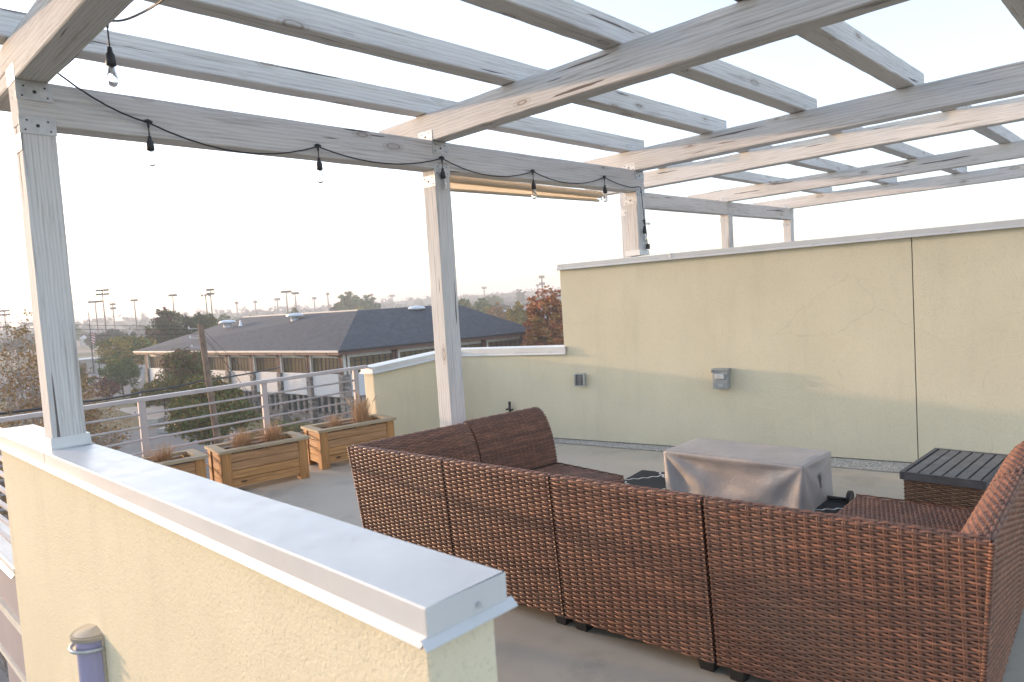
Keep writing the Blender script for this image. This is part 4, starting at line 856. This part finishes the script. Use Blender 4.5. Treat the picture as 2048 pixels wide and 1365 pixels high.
# middle distance trees: one of each kind, then copies
kinds = [make_tree('distant_tree', (0, 0, -500), 9, 4.6, 3.7, 'grey', 61, nc=50, per=40, size=.5), make_tree('distant_tree', (0, 0, -500), 11, 4.4, 4.6, 'green', 62, nc=50, per=40, size=.5), make_tree('distant_tree', (0, 0, -500), 7, 4.5, 3.0, 'mixed', 63, nc=40, per=40, size=.5)]
knames = ['grey green round tree', 'taller dark green tree', 'low turning tree']
spots = []
g7 = random.Random(11)
for u in range(-10, 1120, 17): spots.append((u + g7.uniform(-7, 7), g7.uniform(230, 520), g7.choice([0, 0, 1, 2])))
spots += [(700, 330, 1), (712, 335, 1), (725, 330, 1), (738, 340, 1), (688, 340, 0), (978, 420, 1), (990, 425, 1)]
LMK = [(-10, 'left picture edge'), (20, 'leftmost light mast'), (60, 'far left sheds'), (110, 'left pergola post'), (190, 'mast with one long lamp row'), (204, 'tallest light mast'), (225, 'short stubby mast'), (268, 'mast above the golden trees'), (345, 'mast above the dark trees'), (420, 'densest lamp cluster'), (473, 'tiny mast over the roof'), (510, 'green tree tip'), (554, 'faint small mast'), (572, 'widest lamp row'), (590, 'olive tree top'), (628, 'little mast past the olive tree'), (655, 'dark slim mast'), (707, 'pale mast'), (743, 'hip corner of the roof'), (784, 'white gabled house'), (833, 'rightmost dome vent'), (940, 'middle pergola post'), (968, 'two lamp mast'), (1000, 'orange tree'), (1040, 'three poplars'), (1083, 'cell tower')]
seen_l = {}
def tree_label(u, d, k):
    lu, nm = min(LMK, key=lambda q: abs(q[0] - u)); base_ = ('grey green round tree', 'tall dark green tree', 'low turning tree')[k] + ' just ' + ('left' if u < lu else 'right') + ' of the ' + nm
    seen_l[base_] = seen_l.get(base_, 0) + 1; return base_ + ('', ', farther', ', third', ', fourth')[min(3, seen_l[base_] - 1)]
used = set()
for i, (u, d, k) in enumerate(spots):
    if 860 < u < 925: continue
    p = at(u, 640, d); src = kinds[k]; o = copy_tree(src) if k in used else src; used.add(k)
    s_ = g7.uniform(.8, 1.2) * (1.5 if (680 < u < 745 and d > 325) else 1); o.location = (p.x, p.y, GZ); o.rotation_euler = (0, 0, g7.uniform(0, 6)); o.scale = (s_, s_, s_ * (1.1 if k == 1 else 1))
    tag(o, tree_label(u, d, k), 'tree', 'distant trees below the horizon')
for k in range(3):
    if k not in used:
        for c_ in list(kinds[k].children): bpy.data.objects.remove(c_)
        bpy.data.objects.remove(kinds[k])
# far wood on the hills
rs = np.random.RandomState(9); cen = []; rad = []
for i in range(900):
    az = R(rs.uniform(-1, 91)); d = rs.uniform(480, 1050); h = 0 if d < 620 else (1 - math.cos(math.pi * min(1, (d - 620) / 700 * 1.6))) / 2 * 14; H = rs.uniform(4, 10)
    for k in range(3): cen.append((CAM[0] + d * math.cos(az) + rs.randn() * 3, CAM[1] + d * math.sin(az) + rs.randn() * 3, GZ + h + H * (.4 + .25 * k) * .8)); rad.append(H * .42)
b = MB(); leaves(b, np.array(cen), np.array(rad), 20, 1.25, rs, .8); tag(b.build('far_wood', LM['grey']), 'far belt of trees on the hazy hills', 'wood', kind='stuff')
# poplars on the skyline
for i, (u, H_) in enumerate([(1037, 15), (1042, 16), (1047, 15)]):
    o = make_tree('poplar_tree', tuple(at(u, 600, 560).xy) + (GZ,), H_ + 4, 2.2, H_ / 2, 'dark', 80 + i, nc=24, per=30, size=.7, limb=False); tag(o, ('left', 'middle', 'right')[i] + ' one of three slim poplars on the skyline near the cell tower', 'tree')

# ------------------------------------------------------------------ shingled building
Ea, Eb, Ec = Vector((31.586, 97.745, 0)), Vector((34.732, 52.877, 0)), Vector((58.293, 48.992, 0)); Ed = Ea + (Ec - Eb)
u1 = (Ea - Eb).normalized(); u2 = (Ec - Eb).normalized(); ZEv = -2.2
bd = empty('office_building', (40, 70, GZ), 0, 'two storey building with grey shingled hip roof, white panels and stone piers across the street', 'building')
T1, T2, T3, T4 = (42.1, 60.3), (43.6, 90.6), (50.5, 89.0), (53.6, 57.4)
b = MB(); ev = [(p.x, p.y, ZEv) for p in (Ea, Eb, Ec, Ed)]; tv = [(T2[0], T2[1], 1.34), (T1[0], T1[1], 1.34), (T4[0], T4[1], 1.34), (T3[0], T3[1], 1.34)]
b.add(ev + tv, [(0, 1, 5, 4), (1, 2, 6, 5), (2, 3, 7, 6), (3, 0, 4, 7), (4, 5, 6, 7)]); roof = part(b, 'roof', M['shingle'], bd)
def strip(mb, P, Q, out, w, z0, z1):
    P, Q, out = Vector(P), Vector(Q), Vector(out); M_ = frame(P, Q - P); L = (Q - P).length; mb.box(0, -w, z0, L, 0, z1, Matrix.Translation((0, 0, 0)) @ M_)
for P_, Q_, mm in ((Ea, Eb, 'trimw'), (Eb, Ec, 'mull')):
    M_ = frame((P_.x, P_.y, 0), Q_ - P_); L = (Q_ - P_).length; b = MB(); b.box(-.05, -.14, ZEv - .16, L + .05, 0, ZEv + .02, M_)
    part(b, 'gutter', M[mm], bd)
b = MB()
for P_, Q_ in ((Ea, Eb), (Eb, Ec)):
    M_ = frame((P_.x, P_.y, 0), Q_ - P_); L = (Q_ - P_).length; b.box(0, 0.0, ZEv - .42, L, .15, ZEv - .165, M_); b.box(0, .15, ZEv - .30, L, 1.5, ZEv - .25, M_)
part(b, 'eave_board', M['brownpost'], bd)
b = MB(); b.tube([(T2[0], T2[1], 1.38), (T1[0], T1[1], 1.38)], .09, 6); part(b, 'ridge_flashing', M['trimw'], bd)
inset = 1.25
Wb = Eb + u1 * inset + u2 * inset; Wa = Ea - u1 * inset + u2 * inset; Wc = Ec - u2 * inset + u1 * inset; Wd_ = Ed - u1 * inset - u2 * inset
b = MB(); b.prism([(p.x, p.y) for p in (Wb, Wa, Wd_, Wc)], GZ, ZEv - .25); part(b, 'wall', M['stone'], bd)
zs = dict(bt=-2.95, wt=-3.0, wb=-4.52, pb=-6.75, gt=-6.85, gb=-8.5)
def facade(P, Q, nb, left_first=True, shade=False, doors=()):
    d = (Q - P).normalized(); L = (Q - P).length; M_ = frame((P.x, P.y, 0), d); bw = L / nb         # local y negative = outwards on our winding
    test = M_ @ Vector((0, -1, 0)) - M_.translation; o_ = -1 if test.dot(Vector((P.x + Q.x, P.y + Q.y, 0)) / 2 - Vector((45, 73, 0))) > 0 else 1
    def bx(mb, x0, y0, z0, x1, y1, z1): mb.box(x0, min(o_ * y0, o_ * y1), z0, x1, max(o_ * y0, o_ * y1), z1, M_)
    for k in range(nb + 1):
        x = k * bw; b = MB(); bx(b, x - .32, 0, GZ, x + .32, .55, zs['wb'] - .05); part(b, 'stone_pier', M['stone'], bd)
        b = MB(); bx(b, x - .34, .16, zs['wb'] - .05, x - .14, .40, ZEv - .25); part(b, 'timber_post', M['brownpost'], bd); b = MB(); bx(b, x + .0, .16, zs['wb'] - .05, x + .18, .40, ZEv - .25); part(b, 'timber_post', M['brownpost'], bd)
        b = MB(); bx(b, x + .20, .1, zs['wb'] - .05, x + .42, .36, ZEv - .30); part(b, 'white_column', M['trimw'], bd)
    for k in range(nb):
        x0, x1 = k * bw + .46, (k + 1) * bw - .40
        b = MB(); bx(b, x0, .02, zs['wt'], x1, .22, ZEv - .42); part(b, 'header_beam', M['trimw'], bd)
        b = MB(); bx(b, x0, .0, zs['wb'] - .03, x1, .14, zs['wb'] + .05); bx(b, x0, 0, zs['wt'] - .06, x1, .12, zs['wt'])
        nm = 7; 
        for q in range(nm + 1): xx = x0 + (x1 - x0) * q / nm; bx(b, xx - .06, 0.02, zs['wb'], xx + .06, .06, zs['wt'] - .06)
        bx(b, x0, .02, -3.42, x1, .05, -3.36); w_ = part(b, 'window', M['mull'], bd); b = MB(); bx(b, x0, .005, zs['wb'] + .05, x1, .025, zs['wt'] - .06); g_ = b.build('pane', M['glass']); g_.parent = w_; g_.matrix_parent_inverse = (bd.matrix_basis @ w_.matrix_parent_inverse @ w_.matrix_basis).inverted() if False else Matrix.Identity(4)
        b = MB(); bx(b, x0, .0, zs['pb'], x1, .30, zs['wb'] - .03); part(b, 'panel', M['siding'], bd)
        ng = 4; gw = (x1 - x0) / ng
        for q in range(ng):
            a0 = x0 + q * gw + .22; a1 = a0 + gw - .42; b = MB(); bx(b, a0, 0.0, zs['gb'], a1, .06, zs['gb'] + .07); bx(b, a0, 0, zs['gt'] - .07, a1, .06, zs['gt']); bx(b, a0, 0, zs['gb'] + .07, a0 + .06, .06, zs['gt'] - .07); bx(b, a1 - .06, 0, zs['gb'] + .07, a1, .06, zs['gt'] - .07)
            for r_ in (1, 2, 3): xx = a0 + (a1 - a0) * r_ / 4; bx(b, xx - .015, 0.01, zs['gt'] - .55, xx + .015, .05, zs['gt'] - .07)
            w_ = part(b, 'window', M['mull'], bd); b = MB(); bx(b, a0 + .06, .004, zs['gb'] + .07, a1 - .06, .02, zs['gt'] - .07); g_ = b.build('pane', M['glass2']); g_.parent = w_
            b = MB(); 
            if q: bx(b, a0 - .40, 0.0, zs['gb'] - .1, a0 - .02, .22, zs['pb']); part(b, 'stone_pier', M['stone'], bd)
        b = MB(); bx(b, x0, .56, zs['pb'] - .02, x1, .58, zs['pb'] + .0); 
        # downspout elbow under the gutter
        xx = (k + 1) * bw - 1.0; b = MB(); b.tube([M_ @ Vector((xx, o_ * (inset - .05), ZEv - .15)), M_ @ Vector((xx, o_ * (inset - .05), ZEv - .42)), M_ @ Vector((xx + .9, o_ * .45, ZEv - .62))], .05, 6); part(b, 'downspout', M['mull'], bd)
def fix_children():
    bpy.context.view_layer.update()
    for o in [q for q in bpy.data.objects if q.name.split('.')[0] in ('pane',)]:
        if o.parent: o.matrix_parent_inverse = o.parent.matrix_world.inverted()
facade(Wa, Wb, 8); facade(Wb, Wc, 4)
def on_plane(u, v, a, c, e):
    a, c, e = Vector(a), Vector(c), Vector(e); nn = (c - a).cross(e - a); d = ray(u, v); t = (a - Vector(CAM)).dot(nn) / d.dot(nn); return Vector(CAM) + d * t
pl1 = (ev[0], ev[1], tv[1]); pl2 = (ev[1], ev[2], tv[1])
for (u, v, pl) in ((455, 649, pl1), (590, 636, pl1), (833, 622, pl2)):
    p = on_plane(u, v, *pl); b = MB(); b.lathe([(.5, -.35), (.5, .12), (.95, .16), (1.0, .30), (.85, .44), (.5, .52), (0, .56)], tuple(p), 18); part(b, 'dome_vent', M['vent'], bd, smooth=True)
p = on_plane(481, 649, *pl1); b = MB(); b.lathe([(.25, -.2), (.12, .1), (.08, .5), (0, .5)], tuple(p), 10); part(b, 'vent_pipe', M['vent'], bd)
# ------------------------------------------------------------------ utility pole and wires
D0 = 38
pt, pb_ = at(400, 648, D0), at(437, 890, D0); dirn = (pb_ - pt); pbase = pt + dirn * ((GZ - pt.z) / dirn.z)
up = empty('utility_pole', tuple(pbase), 0, 'leaning brown wooden utility pole in front of the shingled building', 'utility pole')
b = MB(); b.tube([pbase, pbase.lerp(pt, .5), pt], [.19, .165, .135], 12); part(b, 'pole', M['polewood'], up, smooth=True)
for k, zz in enumerate((.25, .7, 1.15)):
    q = pt.lerp(pbase, zz / 11); left = Vector((-.45, .30, .03)); b = MB(); b.tube([q, q + left], .018, 6); b.tube([q + left, q + left + Vector((0, 0, .12))], [.05, .035], 8); part(b, 'insulator', M['coping'], up)
wires = MB()
def px_line(mb, pts, dist, r, sag=0):
    P = [at(u, v, d) for (u, v), d in zip(pts, dist)]
    out = []
    for a, c in zip(P[:-1], P[1:]): out += catenary(a, c, sag, 8)[:-1]
    mb.tube(out + [P[-1]], r, 5)
def wire(pts, dist, r, label, sag=.15):
    m = MB(); px_line(m, pts, dist, r, sag); tag(m.build('overhead_wire', M['dark'], smooth=True), label, 'wire', 'overhead wires')
wire([(-200, 634), (400, 653)], [60, 38], .012, 'topmost overhead wire running left from the utility pole')
wire([(-200, 646), (400, 660)], [60, 38], .012, 'second overhead wire running left from the utility pole')
wire([(-200, 662), (400, 668)], [60, 38], .012, 'third overhead wire running left from the utility pole')
wire([(-120, 840), (165, 804), (290, 783), (402, 762), (560, 735)], [26, 30, 34, 38, 46], .045, 'thick black cable crossing in front of the trees to the utility pole', .05)
wire([(402, 656), (560, 812)], [38, 36], .010, 'upper guy wire slanting down to the right of the utility pole', 0)
wire([(402, 662), (535, 835)], [38, 36], .010, 'middle guy wire slanting down to the right of the utility pole', 0)
wire([(404, 672), (478, 760), (520, 850)], [38, 37, 36], .010, 'lower guy wire with white markers right of the utility pole', 0)
# flag pole with flag, parking lamps
p = onz(188, 747, GZ); dd = math.hypot(p.x - CAM[0], p.y - CAM[1]); tpz = at(177, 625, dd)
fp = empty('flag_pole', tuple(p), 0, 'thin dark flag pole with a furled striped flag left of the trees', 'flag pole')
b = MB(); b.tube([p, (tpz.x, tpz.y, tpz.z)], [.16, .09], 8); part(b, 'pole', M['steel'], fp)
n_ = N('striped_flag'); cc = n_.n('ShaderNodeTexCoord'); sp = n_.n('ShaderNodeSeparateXYZ'); n_.l(cc.outputs['Object'], sp.inputs[0]); 
a_ = n_.n('ShaderNodeMath', operation='MULTIPLY_ADD'); n_.l(sp.outputs[2], a_.inputs[0]); a_.inputs[1].default_value = 1.6; n_.l(sp.outputs[0], a_.inputs[2]); f_ = n_.n('ShaderNodeMath', operation='FRACT'); n_.l(a_.outputs[0], f_.inputs[0]); g_ = n_.n('ShaderNodeMath', operation='GREATER_THAN'); n_.l(f_.outputs[0], g_.inputs[0]); g_.inputs[1].default_value = .5
n_.base(n_.mix((.45, .05, .05), (.7, .68, .66), g_.outputs[0])); n_.set(.9)
q = p.lerp(tpz, .55); b = MB(); fl = []
for i in range(9):
    for j in range(5): fl.append((q.x + .12 + .9 * j / 4 * (1 - .5 * i / 8) + .15 * math.sin(i + j), q.y - .25 * math.sin(2.2 * j + i * .4), q.z - i * .45 + 2.2 - .15 * j))
b.add(fl, [(i * 5 + j, i * 5 + j + 1, (i + 1) * 5 + j + 1, (i + 1) * 5 + j) for i in range(8) for j in range(4)]); part(b, 'flag', n_.m, fp, smooth=True)
def parking_lamp(u, vt, vb, label):
    p = onz(u, vb, GZ); dd = math.hypot(p.x - CAM[0], p.y - CAM[1]); t = at(u - (vb - vt) * .05, vt, dd); g = empty('street_lamp', tuple(p), 0, label, 'street lamp')
    b = MB(); b.tube([p, t], [.14, .10], 8); part(b, 'pole', M['steel'], g); b = MB(); b.box(t.x - .9, t.y - .3, t.z, t.x + .9, t.y + .3, t.z + .22); part(b, 'lamp_head', M['lamp'], g)
parking_lamp(200, 702, 760, 'dark car park lamp with flat head beside the flag pole')
# ------------------------------------------------------------------ sports ground light masts
def mast(u, vt, heads, rows, wpx, label, H=22, lean=0):
    hz = 662 - .0665 * u + .0 ; dep = (GZ + H - CAM[2]) / max(8, hz - vt) * FPX
    d0 = ray(u, vt); k = dep / (-(Matrix(rot).transposed() @ d0).z); t = Vector(CAM) + d0 * k
    g = empty('light_mast', (t.x, t.y, GZ), 0, label, 'light mast', 'sports ground light masts')
    sc_ = dep / FPX; w = wpx * sc_; rx_ = Vector((rot[0][0], rot[1][0], 0)).normalized()
    b = MB(); b.tube([(t.x, t.y, GZ), (t.x, t.y, t.z)], [.36 * dep / 300, .22 * dep / 300], 7); part(b, 'mast', M['steel'], g)
    b = MB()
    for r_ in range(rows):
        z = t.z - r_ * 5 * sc_ * 1.6; b.tube([Vector((t.x, t.y, z)) - rx_ * w / 2, Vector((t.x, t.y, z)) + rx_ * w / 2], .05 * dep / 300, 4)
    part(b, 'crossarm', M['steel'], g)
    for r_ in range(rows):
        z = t.z - r_ * 5 * sc_ * 1.6
        for h in range(heads): q = Vector((t.x, t.y, z)) + rx_ * w * ((h + .5) / heads - .5); s_ = 1.9 * sc_; b = MB(); b.box(-s_ * 1.1, -s_, -s_ * .8, s_ * 1.1, s_, s_ * .8, Matrix.Translation(q) @ Matrix.Rotation(.6, 4, 'X')); part(b, 'floodlight', M['lamp'], g)
for a in [(8, 622, 4, 2, 24, 'light mast at the far left edge above the twiggy tree'), (190, 604, 6, 1, 30, 'mast with a long single row of lamps left of the tallest mast'), (204, 581, 5, 2, 28, 'tallest mast with two rows of lamps right of the left post'), (225, 609, 3, 2, 12, 'short mast with a stubby lamp cluster right of the tallest mast'), (268, 601, 4, 1, 14, 'mast with four lamps above the yellow green tree'),
          (345, 591, 4, 1, 18, 'mast just above the brownish dark tree'), (420, 580, 5, 2, 15, 'dark mast with a dense lamp cluster above the tallest dark tree'), (411, 591, 3, 1, 22, 'fainter mast right behind the dense clustered one'), (473, 606, 2, 1, 5, 'tiny mast left above the roof ridge'), (510, 604, 2, 1, 6, 'tiny mast above the green tree tip'), (554, 599, 4, 1, 10, 'faint small mast left of the olive tree'), (572, 584, 7, 1, 20, 'tall mast with the widest lamp row above the olive tree'), (590, 587, 4, 1, 14, 'mast with four spaced lamps above the olive tree'), (628, 597, 3, 1, 7, 'faint little mast right of the olive tree'), (655, 588, 2, 1, 4, 'dark slim mast over the middle of the roof ridge'), (707, 595, 2, 1, 4, 'pale mast in front of the large distant trees'), (743, 590, 2, 1, 4, 'tiny mast above the large distant trees'), (784, 592, 4, 1, 9, 'small mast left of the middle pergola post'), (968, 576, 2, 1, 10, 'two lamp mast right of the middle pergola post'), (1075, 571, 2, 1, 4, 'faint mast left of the cell tower')]: mast(*a)
t = at(1083, 551, 520); ct = empty('cell_tower', (t.x, t.y, GZ), 0, 'cell phone tower with two rings of antennas behind the red maple', 'tower')
b = MB(); b.tube([(t.x, t.y, GZ), (t.x, t.y, t.z)], [.9, .45], 8); part(b, 'mast', M['steel'], ct)
for zz in (-1.2, -6.2):
    for k in range(9): a = 6.283 * k / 9; b = MB(); b.box(t.x + 1.9 * math.cos(a) - .18, t.y + 1.9 * math.sin(a) - .18, t.z + zz - 1, t.x + 1.9 * math.cos(a) + .18, t.y + 1.9 * math.sin(a) + .18, t.z + zz + 1); part(b, 'antenna', M['steel'], ct)
    b = MB(); b.lathe([(1.8, zz), (1.8, zz + .2)], (t.x, t.y, t.z), 12); part(b, 'ring', M['steel'], ct)
# ------------------------------------------------------------------ far houses
def house(u, v, w, h, label, wall='house_w', roof='house_r', rz_=0.3, rh=.45):
    p = onz(u, v, GZ); g = empty('house', tuple(p), rz_, label, 'house'); l_ = w * .65
    b = MB(); b.box(-w / 2, -l_ / 2, 0, w / 2, l_ / 2, h); b.build('wall', M[wall], g)
    b = MB(); o_ = .4; z1 = h + rh * l_ * .5; b.add([(-w / 2 - o_, -l_ / 2 - o_, h - .1), (w / 2 + o_, -l_ / 2 - o_, h - .1), (w / 2 + o_, l_ / 2 + o_, h - .1), (-w / 2 - o_, l_ / 2 + o_, h - .1), (-w / 2 - o_, 0, z1), (w / 2 + o_, 0, z1)], [(0, 1, 5, 4), (2, 3, 4, 5), (0, 4, 3), (1, 2, 5), (0, 3, 2, 1)]); b.build('roof', M[roof], g)
    for k in (-.28, .28): b = MB(); b.box(w * k - .8, -l_ / 2 - .03, h * .35, w * k + .8, -l_ / 2 + .02, h * .75); b.build('window', M['glass'], g)
house(202, 744, 10, 3.4, 'tan shed with a flat looking roof at the back of the car park', 'house_w', 'metalroof', R(-30), .06)
for i, a in enumerate([(195, 690, 14, 4, 'white roofed house left of the light masts across the field', 'house_b', 'metalroof'), (232, 684, 13, 4.5, 'pale house beside the light masts across the field', 'house_w', 'house_r'), (262, 680, 13, 4, 'white house between the masts and the dark trees', 'house_b', 'house_r'), (180, 680, 16, 5, 'long low house just right of the left post', 'house_w', 'house_r'), (60, 690, 18, 4, 'low white shed among the trees at the far left', 'house_b', 'metalroof'), (20, 684, 15, 4, 'brown roofed house at the far left edge', 'house_w', 'house_r'), (140, 682, 14, 4, 'house partly behind the left post', 'house_b', 'house_r'), (285, 678, 15, 4, 'tan house touching the golden tree', 'house_w', 'house_r'),
                       (1052, 640, 15, 4.5, 'pale blue roofed house between the golden tree and the maple', 'house_b', 'metalroof'), (1020, 642, 10, 4, 'white house behind the orange tree', 'house_b', 'metalroof'), (1062, 662, 14, 3.5, 'near white house right under the golden tree', 'house_b', 'metalroof'), (785, 636, 15, 5, 'white gabled house peeking over the roof ridge', 'house_b', 'metalroof'), (1035, 628, 12, 4, 'small white house up the far hill', 'house_b', 'house_r'), (650, 640, 13, 4, 'house hidden low behind the roof ridge', 'house_w', 'house_r')]): house(*a, rz_=R(-50 + 37 * (i % 4)))
# low pipe fence, boulder, concrete planter blocks
pf = empty('pipe_fence', tuple(onz(225, 818, GZ)), 0, 'low dark pipe fence along the edge of the street', 'fence')
P_, Q_ = onz(120, 832, GZ), onz(284, 806, GZ); b = MB(); b.tube([P_ + Vector((0, 0, .95)), Q_ + Vector((0, 0, .95))], .05, 6); part(b, 'rail', M['steel'], pf)
for k in range(6): q = P_.lerp(Q_, k / 5); b = MB(); b.tube([q, q + Vector((0, 0, .95))], .05, 6); part(b, 'post', M['steel'], pf)
p = onz(181, 822, GZ); b = MB(); rs = np.random.RandomState(2); bm = bmesh.new(); bmesh.ops.create_icosphere(bm, subdivisions=3, radius=.55)
for v_ in bm.verts: v_.co *= 1 + .12 * math.sin(v_.co.x * 7 + 1) * math.cos(v_.co.y * 6); v_.co.z *= .7
me = bpy.data.meshes.new('boulder'); bm.to_mesh(me); bm.free(); me.materials.append(M['stone']); o = bpy.data.objects.new('boulder', me); col.objects.link(o); o.location = (p.x, p.y, GZ + .25); tag(o, 'grey boulder beside the low pipe fence', 'rock')
for (ua, va, ub, vb, h, w, lb) in [(316, 852, 352, 842, .75, 1.6, 'long raised concrete planter block on the sidewalk'), (338, 866, 372, 852, .45, 1.2, 'lower concrete block beside the raised planter block')]:
    P_, Q_ = onz(ua, va, GZ), onz(ub, vb, GZ); M_ = frame(P_, Q_ - P_); b = MB(); b.box(0, 0, 0, (Q_ - P_).length, w, h, M_); o = b.build('concrete_block', M['concrete'], bevel=.04); tag(o, lb, 'planter block')
fix_children()
# ------------------------------------------------------------------ haze
b = MB(); b.box(-950, -950, GZ - 1, 2350, 2350, 40); n_ = N('haze_air'); n_.t.nodes.remove(n_.b); pv = n_.n('ShaderNodeVolumePrincipled'); pv.inputs['Density'].default_value = .0009; pv.inputs['Color'].default_value = (.985, .99, 1, 1); pv.inputs['Anisotropy'].default_value = .0
out = [q for q in n_.t.nodes if q.type == 'OUTPUT_MATERIAL'][0]; n_.l(pv.outputs[0], out.inputs['Volume'])
o = b.build('haze', n_.m); tag(o, 'thin evening haze over the town', kind='stuff')
